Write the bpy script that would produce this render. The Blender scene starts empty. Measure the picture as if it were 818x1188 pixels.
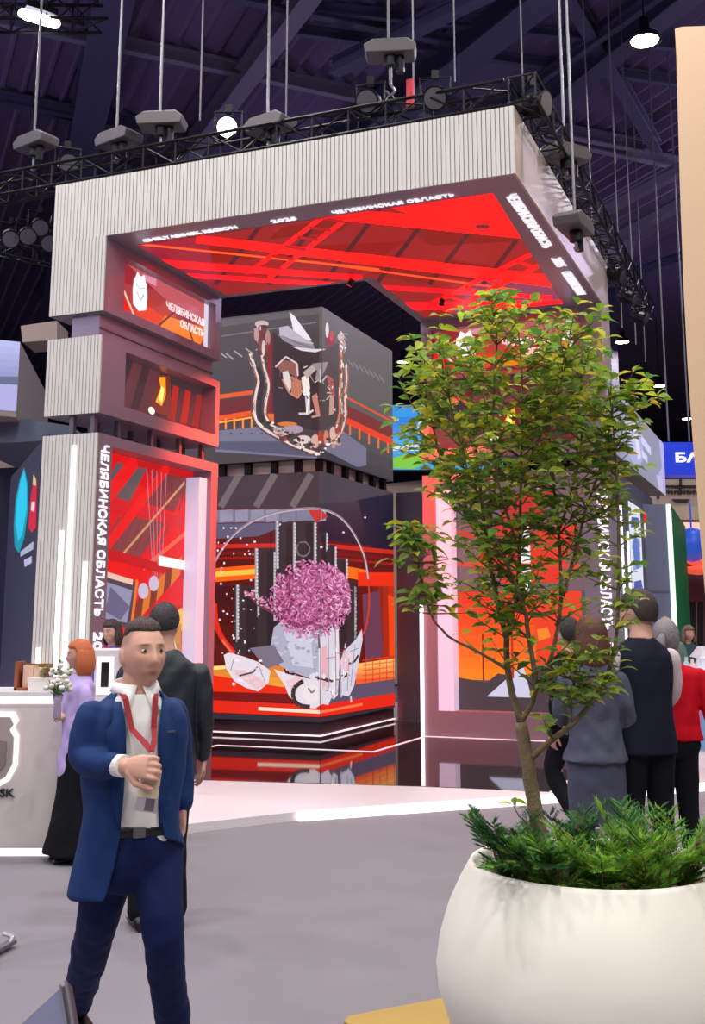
import bpy, math, random
import numpy as np
from mathutils import Vector, Matrix
random.seed(7)
SC = bpy.context.scene
COL = SC.collection
PI = math.pi

# ------------------------------------------------------------------ camera model (818 x 1188 frame)
FPX, CX, CY, HOR, HC = 1290.0, 409.0, 480.0, 720.0, 1.75
TH = math.atan((HOR - CY) / FPX)
ST, CT = math.sin(TH), math.cos(TH)
CAM = np.array([0.0, 0.0, HC])


def ray(u, v):
    x = (u - CX) / FPX
    y = (v - CY) / FPX
    return np.array([x, CT + y * ST, ST - y * CT])


def at_z(u, v, z):
    r = ray(u, v)
    return CAM + r * (z - HC) / r[2]


def at_y(u, v, y):
    r = ray(u, v)
    return CAM + r * y / r[1]


def on_plane(u, v, p, n):
    r = ray(u, v)
    return CAM + r * (np.dot(np.array(p) - CAM, n) / np.dot(r, n))


def lin(r, g, b):
    f = lambda c: (c / 255.0) / 12.92 if c <= 10.3 else (((c / 255.0) + 0.055) / 1.055) ** 2.4
    return (f(r), f(g), f(b))


# ------------------------------------------------------------------ materials
def mat(name, rgb, rough=0.5, metal=0.0, spec=0.5, emit=0.0, bump=0.0, bscale=40.0, vary=0.0, vscale=4.0, coat=0.0):
    m = bpy.data.materials.new(name)
    m.use_nodes = True
    nt = m.node_tree
    b = nt.nodes['Principled BSDF']
    c = lin(*rgb)
    b.inputs['Base Color'].default_value = (*c, 1)
    b.inputs['Roughness'].default_value = rough
    b.inputs['Metallic'].default_value = metal
    b.inputs['Specular IOR Level'].default_value = spec
    b.inputs['Coat Weight'].default_value = coat
    if emit:
        b.inputs['Emission Color'].default_value = (*c, 1)
        b.inputs['Emission Strength'].default_value = emit
    if bump or vary:
        tc = nt.nodes.new('ShaderNodeTexCoord')
    if bump:
        n = nt.nodes.new('ShaderNodeTexNoise')
        n.inputs['Scale'].default_value = bscale
        n.inputs['Detail'].default_value = 4
        bp = nt.nodes.new('ShaderNodeBump')
        bp.inputs['Strength'].default_value = bump
        bp.inputs['Distance'].default_value = 0.01
        nt.links.new(tc.outputs['Object'], n.inputs['Vector'])
        nt.links.new(n.outputs['Fac'], bp.inputs['Height'])
        nt.links.new(bp.outputs['Normal'], b.inputs['Normal'])
    if vary:
        n2 = nt.nodes.new('ShaderNodeTexNoise')
        n2.inputs['Scale'].default_value = vscale
        n2.inputs['Detail'].default_value = 5
        mr = nt.nodes.new('ShaderNodeMapRange')
        mr.inputs['To Min'].default_value = 1 - vary
        mr.inputs['To Max'].default_value = 1 + vary
        mx = nt.nodes.new('ShaderNodeMix')
        mx.data_type = 'RGBA'
        mx.blend_type = 'MULTIPLY'
        mx.inputs[0].default_value = 1
        mx.inputs[6].default_value = (*c, 1)
        nt.links.new(tc.outputs['Object'], n2.inputs['Vector'])
        nt.links.new(n2.outputs['Fac'], mr.inputs['Value'])
        nt.links.new(mr.outputs['Result'], mx.inputs[7])
        nt.links.new(mx.outputs[2], b.inputs['Base Color'])
    return m


def mat_col(name, rough=0.5, trans=0.0, spec=0.5, bump=0.0):
    """principled material whose own colour comes from the mesh's colour attribute"""
    m = bpy.data.materials.new(name)
    m.use_nodes = True
    nt = m.node_tree
    b = nt.nodes['Principled BSDF']
    a = nt.nodes.new('ShaderNodeAttribute')
    a.attribute_name = 'Col'
    nt.links.new(a.outputs['Color'], b.inputs['Base Color'])
    b.inputs['Roughness'].default_value = rough
    b.inputs['Specular IOR Level'].default_value = spec
    if trans:
        t = nt.nodes.new('ShaderNodeBsdfTranslucent')
        mx = nt.nodes.new('ShaderNodeMixShader')
        mx.inputs[0].default_value = trans
        nt.links.new(a.outputs['Color'], t.inputs['Color'])
        nt.links.new(b.outputs[0], mx.inputs[1])
        nt.links.new(t.outputs[0], mx.inputs[2])
        nt.links.new(mx.outputs[0], nt.nodes['Material Output'].inputs['Surface'])
    return m


def mat_screen(name, strength):
    m = bpy.data.materials.new(name)
    m.use_nodes = True
    nt = m.node_tree
    b = nt.nodes['Principled BSDF']
    a = nt.nodes.new('ShaderNodeAttribute')
    a.attribute_name = 'Col'
    b.inputs['Base Color'].default_value = (0.01, 0.01, 0.01, 1)
    b.inputs['Roughness'].default_value = 0.45
    nt.links.new(a.outputs['Color'], b.inputs['Emission Color'])
    b.inputs['Emission Strength'].default_value = strength
    return m


# ------------------------------------------------------------------ mesh builder
MW = {}


class MB:
    def __init__(self):
        self.v = []
        self.f = []
        self.c = []

    def add(self, vs, fs, col=None):
        o = len(self.v)
        self.v.extend([tuple(map(float, p)) for p in vs])
        for f in fs:
            self.f.append(tuple(i + o for i in f))
            self.c.append(col)
        return self

    def hexa(self, p, col=None):
        """8 points: bottom ring 0-3, top ring 4-7"""
        return self.add(p, [(3, 2, 1, 0), (4, 5, 6, 7), (0, 1, 5, 4), (1, 2, 6, 5), (2, 3, 7, 6), (3, 0, 4, 7)], col)

    def box(self, x0, x1, y0, y1, z0, z1, fr=None, col=None):
        p = [(x0, y0, z0), (x1, y0, z0), (x1, y1, z0), (x0, y1, z0), (x0, y0, z1), (x1, y0, z1), (x1, y1, z1), (x0, y1, z1)]
        if fr:
            p = [fr(*q) for q in p]
        return self.hexa(p, col)

    def prism(self, pts, d, col=None):
        """polygon pts extruded by vector d"""
        n = len(pts)
        a = [np.array(p, float) for p in pts]
        b = [p + np.array(d, float) for p in a]
        fs = [tuple(range(n))[::-1], tuple(range(n, 2 * n))]
        fs += [(i, (i + 1) % n, n + (i + 1) % n, n + i) for i in range(n)]
        return self.add(a + b, fs, col)

    def bar(self, p, q, w, h=None, col=None):
        p = np.array(p, float)
        q = np.array(q, float)
        h = h or w
        d = (q - p) / np.linalg.norm(q - p)
        up = np.array([0, 0, 1.0]) if abs(d[2]) < 0.95 else np.array([1.0, 0, 0])
        s = np.cross(d, up)
        s /= np.linalg.norm(s)
        u = np.cross(s, d)
        s = s * w / 2
        u = u * h / 2
        return self.hexa([p - s - u, p + s - u, q + s - u, q - s - u, p - s + u, p + s + u, q + s + u, q - s + u], col)

    def rings(self, rs, col=None, cap=True, closed=False):
        n = len(rs[0])
        vs = [p for r in rs for p in r]
        fs = []
        m = len(rs)
        for i in range(m - 1):
            for j in range(n):
                k = (j + 1) % n
                fs.append((i * n + j, i * n + k, (i + 1) * n + k, (i + 1) * n + j))
        if cap:
            c0 = np.mean(np.array(rs[0]), axis=0)
            c1 = np.mean(np.array(rs[-1]), axis=0)
            vs = list(vs) + [c0, c1]
            a, b = len(vs) - 2, len(vs) - 1
            for j in range(n):
                k = (j + 1) % n
                fs.append((a, k, j))
                fs.append((b, (m - 1) * n + j, (m - 1) * n + k))
        return self.add(vs, fs, col)

    def tube(self, pts, rad, n=8, col=None, round_ends=False, flat=1.0):
        pts = [np.array(p, float) for p in pts]
        if not hasattr(rad, '__len__'):
            rad = [rad] * len(pts)
        rad = list(rad)
        if round_ends:
            d0 = pts[0] - pts[1]
            d0 /= np.linalg.norm(d0)
            d1 = pts[-1] - pts[-2]
            d1 /= np.linalg.norm(d1)
            r0, r1 = rad[0], rad[-1]
            pts = [pts[0] + d0 * r0 * 0.95, pts[0] + d0 * r0 * 0.6] + pts + [pts[-1] + d1 * r1 * 0.6, pts[-1] + d1 * r1 * 0.95]
            rad = [r0 * 0.35, r0 * 0.8] + rad + [r1 * 0.8, r1 * 0.35]
        rs = []
        u = None
        for i, p in enumerate(pts):
            a = pts[max(i - 1, 0)]
            b = pts[min(i + 1, len(pts) - 1)]
            d = b - a
            d /= np.linalg.norm(d)
            if u is None:
                u = np.cross(d, [0, 0, 1.0]) if abs(d[2]) < 0.9 else np.cross(d, [0, 1.0, 0])
            u = u - d * np.dot(u, d)
            u /= np.linalg.norm(u)
            w = np.cross(d, u)
            rs.append([p + rad[i] * (math.cos(2 * PI * j / n) * u + flat * math.sin(2 * PI * j / n) * w) for j in range(n)])
        return self.rings(rs, col)

    def lathe(self, prof, c, n=32, col=None):
        """profile [(r, z)...] about the vertical axis through c"""
        c = np.array(c, float)
        rs = [[c + np.array([r * math.cos(2 * PI * j / n), r * math.sin(2 * PI * j / n), z]) for j in range(n)] for r, z in prof]
        return self.rings(rs, col)

    def ellipsoid(self, c, r, n=16, m=10, fr=None, col=None):
        c = np.array(c, float)
        rs = []
        for i in range(m + 1):
            t = PI * (i + 0.02) / (m + 0.04)
            ring = []
            for j in range(n):
                a = 2 * PI * j / n
                q = np.array([r[0] * math.sin(t) * math.cos(a), r[1] * math.sin(t) * math.sin(a), -r[2] * math.cos(t)])
                if fr is not None:
                    q = fr[0] * q[0] + fr[1] * q[1] + fr[2] * q[2]
                ring.append(c + q)
            rs.append(ring)
        return self.rings(rs, col)

    def merge(self, o):
        k = len(self.v)
        self.v.extend(o.v)
        self.f.extend([tuple(i + k for i in f) for f in o.f])
        self.c.extend(o.c)
        return self

    def build(self, name, material, parent=None, smooth=False, base=None, vcol=None, bevel=0.0):
        v = np.array(self.v, float)
        if parent is not None:
            M = MW[parent.name]
            Mi = np.array(M.inverted())
            w = v @ Mi[:3, :3].T + Mi[:3, 3]
        else:
            if base is None:
                base = ((v[:, 0].min() + v[:, 0].max()) / 2, (v[:, 1].min() + v[:, 1].max()) / 2, v[:, 2].min())
            w = v - np.array(base)
        me = bpy.data.meshes.new(name)
        me.from_pydata(w.tolist(), [], self.f)
        mats = material if isinstance(material, (list, tuple)) else [material]
        for m in mats:
            me.materials.append(m)
        if vcol is not None:
            a = me.attributes.new('Col', 'FLOAT_COLOR', 'POINT')
            a.data.foreach_set('color', np.concatenate([vcol, np.ones((len(v), 1))], axis=1).astype(np.float32).ravel())
        elif any(c is not None for c in self.c):
            a = me.attributes.new('Col', 'FLOAT_COLOR', 'CORNER')
            arr = []
            for f, c in zip(self.f, self.c):
                c = c or (0.5, 0.5, 0.5)
                arr.extend([c[0], c[1], c[2], 1.0] * len(f))
            a.data.foreach_set('color', np.array(arr, dtype=np.float32))
        if smooth:
            me.polygons.foreach_set('use_smooth', [True] * len(me.polygons))
        me.update()
        o = bpy.data.objects.new(name, me)
        COL.objects.link(o)
        if parent is not None:
            o.parent = parent
            MW[o.name] = MW[parent.name]
        else:
            o.location = base
            MW[o.name] = Matrix.Translation(base)
        if bevel:
            b = o.modifiers.new('bevel', 'BEVEL')
            b.width = bevel
            b.segments = 2
            b.limit_method = 'ANGLE'
        return o


def thing(name, label, cat, loc, rotz=0.0, group=None):
    o = bpy.data.objects.new(name, None)
    COL.objects.link(o)
    o.empty_display_size = 0.2
    o.location = tuple(map(float, loc))
    o.rotation_euler = (0, 0, rotz)
    MW[o.name] = Matrix.Translation(o.location) @ Matrix.Rotation(rotz, 4, 'Z')
    return tag(o, label, cat, group)


def tag(o, label, cat, group=None, kind=None):
    if label:
        o['label'] = label
    if cat:
        o['category'] = cat
    if group:
        o['group'] = group
    if kind:
        o['kind'] = kind
    return o


def struct(o):
    o['kind'] = 'structure'
    return o


def dup(root, loc, label, rotz=None):
    """a copy of a thing with copies of its parts and sub-parts"""
    r = root.copy()
    COL.objects.link(r)
    r.location = tuple(map(float, loc))
    if rotz is not None:
        r.rotation_euler = (0, 0, rotz)
    r['label'] = label
    for ch in list(root.children):
        c = ch.copy()
        COL.objects.link(c)
        c.parent = r
        for g in list(ch.children):
            d = g.copy()
            COL.objects.link(d)
            d.parent = c
    return r


def temp_eval(o):
    COL.objects.link(o) if o.name not in COL.objects else None
    bpy.context.view_layer.update()
    dg = bpy.context.evaluated_depsgraph_get()
    e = o.evaluated_get(dg)
    me = e.to_mesh()
    nv = len(me.vertices)
    v = np.empty(nv * 3)
    me.vertices.foreach_get('co', v)
    f = [tuple(p.vertices) for p in me.polygons]
    e.to_mesh_clear()
    bpy.data.objects.remove(o)
    r = MB()
    r.v = [tuple(p) for p in v.reshape(-1, 3)]
    r.f = f
    r.c = [None] * len(f)
    return r


def remesh(mb, voxel, smooth=3):
    me = bpy.data.meshes.new('t')
    me.from_pydata(mb.v, [], mb.f)
    o = bpy.data.objects.new('t', me)
    md = o.modifiers.new('r', 'REMESH')
    md.mode = 'VOXEL'
    md.voxel_size = voxel
    if smooth:
        s = o.modifiers.new('s', 'SMOOTH')
        s.factor = 0.5
        s.iterations = smooth
    return temp_eval(o)


FONT_CACHE = {}


def text_mb(s, org, ex, ey, height=None, width=None, align=0.0, depth=0.004, col=None, bold=0.0):
    """letters as solid shapes: baseline start org, along ex, up ey"""
    key = (s, bold)
    if key not in FONT_CACHE:
        cu = bpy.data.curves.new('t', 'FONT')
        cu.body = s
        cu.resolution_u = 3
        cu.offset = bold
        FONT_CACHE[key] = temp_eval(bpy.data.objects.new('t', cu))
    src = FONT_CACHE[key]
    v = np.array(src.v)
    x0, x1 = v[:, 0].min(), v[:, 0].max()
    y1 = v[:, 1].max()
    y0 = min(0.0, v[:, 1].min() * 0)
    ex = np.array(ex, float)
    ey = np.array(ey, float)
    ex /= np.linalg.norm(ex)
    ey /= np.linalg.norm(ey)
    sy = height / (y1 - y0) if height else width / (x1 - x0)
    sx = width / (x1 - x0) if width else sy
    nrm = np.cross(ex, ey)
    org = np.array(org, float)
    off = -align * (x1 - x0) * sx
    P = [org + ex * ((p[0] - x0) * sx + off) + ey * (p[1] * sy) for p in v]
    m = MB()
    m.add([p + nrm * depth for p in P], src.f, col)
    m.add(P, [tuple(reversed(f)) for f in src.f], col)
    # side walls along open boundary edges
    edges = {}
    for f in src.f:
        for i in range(len(f)):
            e = (f[i], f[(i + 1) % len(f)])
            edges[e] = 1
    n = len(P)
    for (a, b) in list(edges):
        if (b, a) not in edges:
            m.f.append((a + n, b + n, b, a))
            m.c.append(col)
    return m


# ------------------------------------------------------------------ flat pictures shown by screens
class Pic:
    """polygons laid on one or more flat screen faces; regions = (origin, ex, ey, [(x, y) clip])"""

    def __init__(self, regions, mapper='px'):
        self.R = []
        for o, ex, ey, clip in regions:
            o = np.array(o, float)
            ex = np.array(ex, float)
            ey = np.array(ey, float)
            self.R.append((o, ex, ey, np.cross(ex, ey), clip))
        self.mb = MB()
        self.layer = 0
        self.mapper = mapper
        self.step = 0.0006

    def _clip(self, pts, clip):
        out = pts
        n = len(clip)
        area = sum(clip[i][0] * clip[(i + 1) % n][1] - clip[(i + 1) % n][0] * clip[i][1] for i in range(n))
        sg = 1 if area > 0 else -1
        for i in range(n):
            a, b = clip[i], clip[(i + 1) % n]
            ins = lambda p: sg * ((b[0] - a[0]) * (p[1] - a[1]) - (b[1] - a[1]) * (p[0] - a[0])) >= -1e-9
            res = []
            for j in range(len(out)):
                p, q = out[j], out[(j + 1) % len(out)]
                ip, iq = ins(p), ins(q)
                if ip:
                    res.append(p)
                if ip != iq:
                    dx, dy = b[0] - a[0], b[1] - a[1]
                    den = dx * (q[1] - p[1]) - dy * (q[0] - p[0])
                    t = (dy * (p[0] - a[0]) - dx * (p[1] - a[1])) / den if den else 0
                    res.append((p[0] + t * (q[0] - p[0]), p[1] + t * (q[1] - p[1])))
            out = res
            if len(out) < 3:
                return None
        return out

    def poly(self, pts, rgb, k=1.0, up=True):
        if up:
            self.layer += 1
        c = tuple(x * k for x in lin(*rgb))
        for o, ex, ey, n, clip in self.R:
            if self.mapper == 'px':
                q = []
                for u, v in pts:
                    d = on_plane(u, v, o, n) - o
                    q.append((float(d @ ex), float(d @ ey)))
            else:
                q = [(p[0] * self.mapper[0], p[1] * self.mapper[1]) for p in pts]
            q = self._clip(q, clip)
            if not q:
                continue
            vs = [o + ex * x + ey * y + n * (self.layer * self.step) for x, y in q]
            self.mb.add(vs, [tuple(range(len(vs)))], c)
        return self

    def fill(self, rgb, k=1.0):
        self.layer += 1
        c = tuple(x * k for x in lin(*rgb))
        for o, ex, ey, n, clip in self.R:
            vs = [o + ex * x + ey * y + n * (self.layer * self.step) for x, y in clip]
            self.mb.add(vs, [tuple(range(len(vs)))], c)
        return self

    def line(self, p, q, w, rgb, k=1.0, w2=None, up=True):
        dx, dy = q[0] - p[0], q[1] - p[1]
        L = math.hypot(dx, dy) or 1e-6
        nx, ny = -dy / L / 2, dx / L / 2
        w2 = w if w2 is None else w2
        return self.poly([(p[0] - nx * w, p[1] - ny * w), (q[0] - nx * w2, q[1] - ny * w2), (q[0] + nx * w2, q[1] + ny * w2), (p[0] + nx * w, p[1] + ny * w)], rgb, k, up)

    def curve(self, pts, w, rgb, k=1.0):
        q = []
        for i in range(len(pts) - 1):
            a, b, c, d = pts[max(i - 1, 0)], pts[i], pts[i + 1], pts[min(i + 2, len(pts) - 1)]
            for t in (0, .25, .5, .75):
                q.append(tuple(.5 * (2 * b[j] + (c[j] - a[j]) * t + (2 * a[j] - 5 * b[j] + 4 * c[j] - d[j]) * t * t + (3 * b[j] - a[j] - 3 * c[j] + d[j]) * t ** 3) for j in (0, 1)))
        q.append(pts[-1])
        return self.path(q, w, rgb, k)

    def path(self, pts, w, rgb, k=1.0):
        self.layer += 1
        for a, b in zip(pts, pts[1:]):
            self.line(a, b, w, rgb, k, up=False)
        return self

    def disc(self, c, rx, ry, rgb, k=1.0, n=20, up=True):
        return self.poly([(c[0] + rx * math.cos(2 * PI * i / n), c[1] + ry * math.sin(2 * PI * i / n)) for i in range(n)], rgb, k, up)

    def blend(self, p0, p1, p2, p3, ca, cb, n=8, k=1.0):
        """strips from edge p0-p1 (colour ca) to edge p3-p2 (colour cb)"""
        self.layer += 1
        for i in range(n):
            a, b = i / n, (i + 1) / n
            c = [ca[j] + (cb[j] - ca[j]) * (a + b) / 2 for j in range(3)]
            L = lambda p, q, t: (p[0] + (q[0] - p[0]) * t, p[1] + (q[1] - p[1]) * t)
            self.poly([L(p0, p3, a), L(p1, p2, a), L(p1, p2, b), L(p0, p3, b)], c, k, up=False)
        return self
LAMP_W = 330.0
UP_W = 90.0
RAKE_W = 800.0
RED_FILL_L = 4800.0
RED_FILL_R = 4200.0
EXPO = 0.0
# ------------------------------------------------------------------ materials of the place
M_carpet = mat('grey_carpet', (133, 128, 134), 0.95, spec=0.1, bump=0.3, bscale=300, vary=0.05, vscale=0.8)
M_white_floor = mat('white_platform', (226, 219, 221), 0.35, spec=0.4)
M_gloss = mat('black_gloss_floor', (22, 20, 26), 0.04, spec=0.8)
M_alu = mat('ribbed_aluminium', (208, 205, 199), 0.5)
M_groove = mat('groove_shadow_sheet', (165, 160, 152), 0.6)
M_champ = mat('champagne_panel', (196, 182, 168), 0.42, metal=0.3)
M_panel = mat('purple_grey_panel', (146, 134, 150), 0.3, metal=0.2)
M_dark = mat('dark_panel', (62, 58, 68), 0.4, metal=0.2)
M_slate = mat('slate_panel', (98, 96, 114), 0.5)
M_black = mat('black_metal', (26, 25, 30), 0.45, metal=0.6)
M_steel = mat('grey_steel', (120, 118, 124), 0.4, metal=0.7)
M_hoist = mat('hoist_grey', (92, 88, 90), 0.5, metal=0.3)
M_led = mat('white_led', (255, 252, 255), 0.4, emit=1.6)
M_letter = mat('white_letter', (250, 246, 250), 0.5, emit=0.75)
M_screen = mat_screen('led_screen', 1.0)
M_screen_hot = mat_screen('led_screen_bright', 1.35)
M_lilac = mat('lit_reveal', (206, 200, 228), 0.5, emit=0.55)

# ------------------------------------------------------------------ frame of the exhibition stand
B3 = ray(945, 720)
B3 = B3 / np.linalg.norm(B3)
A3 = np.array([B3[1], -B3[0], 0.0])
Z3 = np.array([0.0, 0.0, 1.0])
O3 = at_z(245.7, 865.8, 0.08)
O3[2] = 0.0
ROT = math.atan2(A3[1], A3[0])


def F(s, t, z):
    return O3 + A3 * s + B3 * t + Z3 * z


def GL(p, q, z):      # face of the left leg: p from near to far, q into the leg
    return F(-q, -2.88 + p, z)


def GR(p, q, z):      # face of the right leg: p from left to right, q into the leg
    return F(2.25 + p, 2.35 + q, z)


ZS, ZT = 6.36, 7.12
PLAT = 0.08


def leg_shell(mb, G, W, D, z0, z1, op, dp=0.3):
    """a block with a recessed opening op=(p0,p1,za,zb) in its face"""
    p0, p1, za, zb = op
    mb.box(0, W, dp, D, z0, z1, G)
    mb.box(0, p0, 0, dp, z0, z1, G)
    mb.box(p1, W, 0, dp, z0, z1, G)
    mb.box(p0, p1, 0, dp, z0, za, G)
    mb.box(p0, p1, 0, dp, zb, z1, G)


def ribs(mb, x0, x1, z0, z1, fr, pitch=0.05, out=0.022):
    """upright ribs along local x on a front face; fr(x, out, z)"""
    n = int(round((x1 - x0) / pitch))
    pt = (x1 - x0) / n
    for i in range(n):
        a = x0 + i * pt
        mb.box(a + pt * 0.1, a + pt * 0.9, 0, out, z0, z1, fr)


FRONT = lambda x, o, z: F(x, -2.88 - o, z)

# openings (from the photo): header, middle block, lower block
OP_L = [(0.41, 2.715, 5.535, 6.22), (0.50, 2.77, 4.33, 5.02), (0.29, 2.70, 0.45, 3.80)]
OP_R = [(0.17, 2.38, 5.535, 6.22), (0.12, 2.38, 4.33, 5.02), (0.20, 2.42, 0.45, 3.80)]
WL, DL = 2.88, 0.79
WR, DR = 2.83, 0.62

# ---- canopy (header ring carried by the two legs)
canopy = thing('exhibition_canopy', 'tall L-shaped exhibition canopy with ribbed silver front and glowing red ceiling', 'exhibition stand', F(2.2, -1, ZS - 0.95), ROT)
m = MB()
m.box(-0.79, 5.06, -2.86, 0.0, ZS, ZT, F)
m.box(2.25, 5.06, 0.0, 2.9, ZS, ZT, F)
leg_shell(m, GL, WL, DL, 5.42, ZS, OP_L[0], 0.14)
leg_shell(m, GR, WR, DR, 5.42, ZS, OP_R[0], 0.14)
m.build('canopy_shell', M_panel, canopy)
m = MB()
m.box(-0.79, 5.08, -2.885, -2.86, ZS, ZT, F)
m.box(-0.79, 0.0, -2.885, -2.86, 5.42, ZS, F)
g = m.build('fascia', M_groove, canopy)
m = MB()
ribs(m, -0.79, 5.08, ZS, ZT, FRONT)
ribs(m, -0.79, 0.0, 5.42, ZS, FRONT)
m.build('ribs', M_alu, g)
m = MB()
m.box(5.06, 5.085, -2.89, 2.92, ZS - 0.005, ZT, F)
m.box(5.06, 5.085, 2.3, 2.92, 5.42, ZS, F)
m.build('champagne_side_panel', M_champ, canopy)
# silver lip round the foot of the right leg
m = MB()
m.box(2.25, 5.085, 2.3, 2.35, 5.40, 5.46, F)
m.build('lip', M_champ, canopy)

# ceiling screen
cr = [(F(0, 0, ZS - 0.004), A3, -B3, [(0.15, 2.46), (4.72, 2.46), (4.62, 0.12), (0.15, 0.12)]),
      (F(0, 0, ZS - 0.004), A3, -B3, [(2.40, 0.12), (4.62, 0.12), (4.55, -2.1), (2.40, -2.1)])]
c = Pic(cr)
c.fill((176, 30, 30))
rr = random.Random(3)
# brownish roof panels between the girders
for (a, b_, d, e) in [((330, 262), (420, 250), (395, 268), (310, 278)), ((450, 247), (560, 233), (590, 250), (470, 262)), ((360, 285), (470, 280), (440, 300), (340, 303)),
                      ((470, 262), (590, 262), (600, 280), (500, 285)), ((520, 300), (620, 318), (600, 335), (500, 318)), ((180, 285), (270, 282), (300, 300), (215, 308)), ((440, 300), (520, 310), (490, 330), (430, 318))]:
    c.poly([a, b_, d, e], (146, 48, 40), up=False)
c.poly([(150, 285), (240, 275), (255, 345), (215, 335)], (172, 16, 46))
c.poly([(560, 320), (650, 325), (650, 360), (520, 365)], (150, 60, 90))
for x in range(250, 620, 62):      # dark purlins
    c.line((x, 330), (x + 95, 205), 5, (92, 26, 34), up=False)
c.poly([(440, 236), (571, 218), (600, 262), (480, 250)], (235, 24, 20))
c.line((300, 240), (606, 268), 12, (255, 22, 16), w2=17)
c.line((380, 226), (590, 246), 7, (240, 20, 20))
c.line((228, 277), (640, 326), 9, (255, 24, 18), w2=14)
c.line((160, 303), (420, 322), 9, (238, 14, 26), w2=6)
c.line((200, 318), (640, 345), 5, (225, 16, 40))
c.line((470, 355), (660, 352), 9, (240, 16, 30))
c.line((165, 283), (440, 312), 2.0, (240, 110, 40))
c.line((360, 303), (600, 336), 2.0, (235, 96, 40))
for (a, b_) in [((286, 318), (373, 252)), ((312, 322), (398, 256)), ((520, 360), (640, 300)), ((500, 352), (620, 292))]:
    c.line(a, b_, 5, (225, 18, 22))
for k in range(7):
    t = k / 6
    a = (286 + 87 * t, 318 - 66 * t)
    c.line(a, (a[0] + 26, a[1] + 4), 3.5, (205, 16, 22), up=False)
    a = (500 + 120 * t, 352 - 60 * t)
    c.line(a, (a[0] + 20, a[1] + 8), 3, (235, 16, 26), up=False)
c.disc((560, 262), 9, 3, (120, 30, 40))
c.mb.c = [(r_ * 3.2 if r_ > .72 else r_ * .8, g_ * .9, b_ * .9) for r_, g_, b_ in c.mb.c]
sc_ = c.mb.build('ceiling_screen', M_screen, canopy)

# lettering under the rim (read from below)
UND = lambda s, t: F(s, t, ZS - 0.002)
for txt, s0, s1 in [('CHELYABINSK REGION', 0.32, 1.62), ('2025', 2.08, 2.40), ('ЧЕЛЯБИНСКАЯ ОБЛАСТЬ', 2.86, 4.32)]:
    t_ = text_mb(txt, UND(s0, -2.54), A3, -B3, width=s1 - s0, height=0.085, depth=0.012, bold=0.012)
    t_.build('canopy_lettering', M_letter, canopy)
for txt, a0, a1 in [('ЧЕЛЯБИНСКАЯ ОБЛАСТЬ', -2.35, -0.45), ('2025', 0.0, 0.38), ('CHELYABINSK REGION', 0.62, 1.75)]:
    t_ = text_mb(txt, UND(4.83, a0), B3, A3, width=a1 - a0, height=0.13, depth=0.012, bold=0.02)
    t_.build('canopy_lettering', M_letter, canopy)


def head_pic(G, op, mirror=False):
    p0, p1, za, zb = op
    w, h = p1 - p0, zb - za
    ex = G(1, 0, 0) - G(0, 0, 0)
    c = Pic([(G(p0, 0.132, za), ex, Z3, [(0, 0), (w, 0), (w, h), (0, h)])], (w, h))
    c.fill((150, 40, 52))
    c.blend((0, .55), (.62, .9), (.62, .35), (0, 0), (160, 62, 70), (205, 60, 40), 5)
    c.poly([(.1, 1), (1, 1), (1, .42), (.45, .72)], (196, 92, 100))
    c.poly([(.25, .95), (.4, 1), (.4, .85), (.3, .85)], (220, 150, 170))
    c.poly([(0, .58), (.2, .0), (0, 0)], (238, 30, 16))
    c.poly([(.2, .42), (.55, .3), (.85, .0), (.2, .0)], (232, 66, 24))
    c.poly([(.5, .35), (1, .5), (.9, 0), (.45, 0)], (248, 128, 28))
    c.line((0.03, .62), (.2, .02), .022, (240, 205, 190))
    c.line((.4, .0), (.6, .5), .02, (110, 30, 24))
    c.line((.84, .0), (.74, .5), .02, (110, 30, 24))
    return c


for G, op in ((GL, OP_L[0]), (GR, OP_R[0])):
    c = head_pic(G, op)
    p0, p1, za, zb = op
    w, h = p1 - p0, zb - za
    # white shield emblem with a small crown
    c.poly([(.17, .28), (.23, .2), (.3, .28), (.31, .55), (.3, .8), (.17, .8), (.16, .55)], (252, 246, 246), 1.1)
    c.poly([(.18, .8), (.2, .95), (.235, .88), (.27, .95), (.29, .8)], (252, 246, 246), 1.1)
    c.path([(.19, .7), (.23, .64), (.28, .7)], .012, (190, 196, 206))
    c.path([(.2, .55), (.24, .42), (.27, .56)], .012, (190, 196, 206))
    c.poly([(.95, 0), (1, 0), (1, 1), (.95, 1)], (226, 214, 232))
    o = c.mb.build('header_screen', M_screen, canopy)
    ex = G(1, 0, 0) - G(0, 0, 0)
    for k, (txt, x, y, ww) in enumerate([('ЧЕЛЯБИНСКАЯ', .5, .50, .44), ('ОБЛАСТЬ', .66, .26, .28)]):
        text_mb(txt, G(p0 + w * x, 0.11, za + h * y), ex, Z3, width=w * ww, height=h * .15, depth=0.004, bold=0.03).build('header_screen_lettering', M_letter, o)


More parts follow.
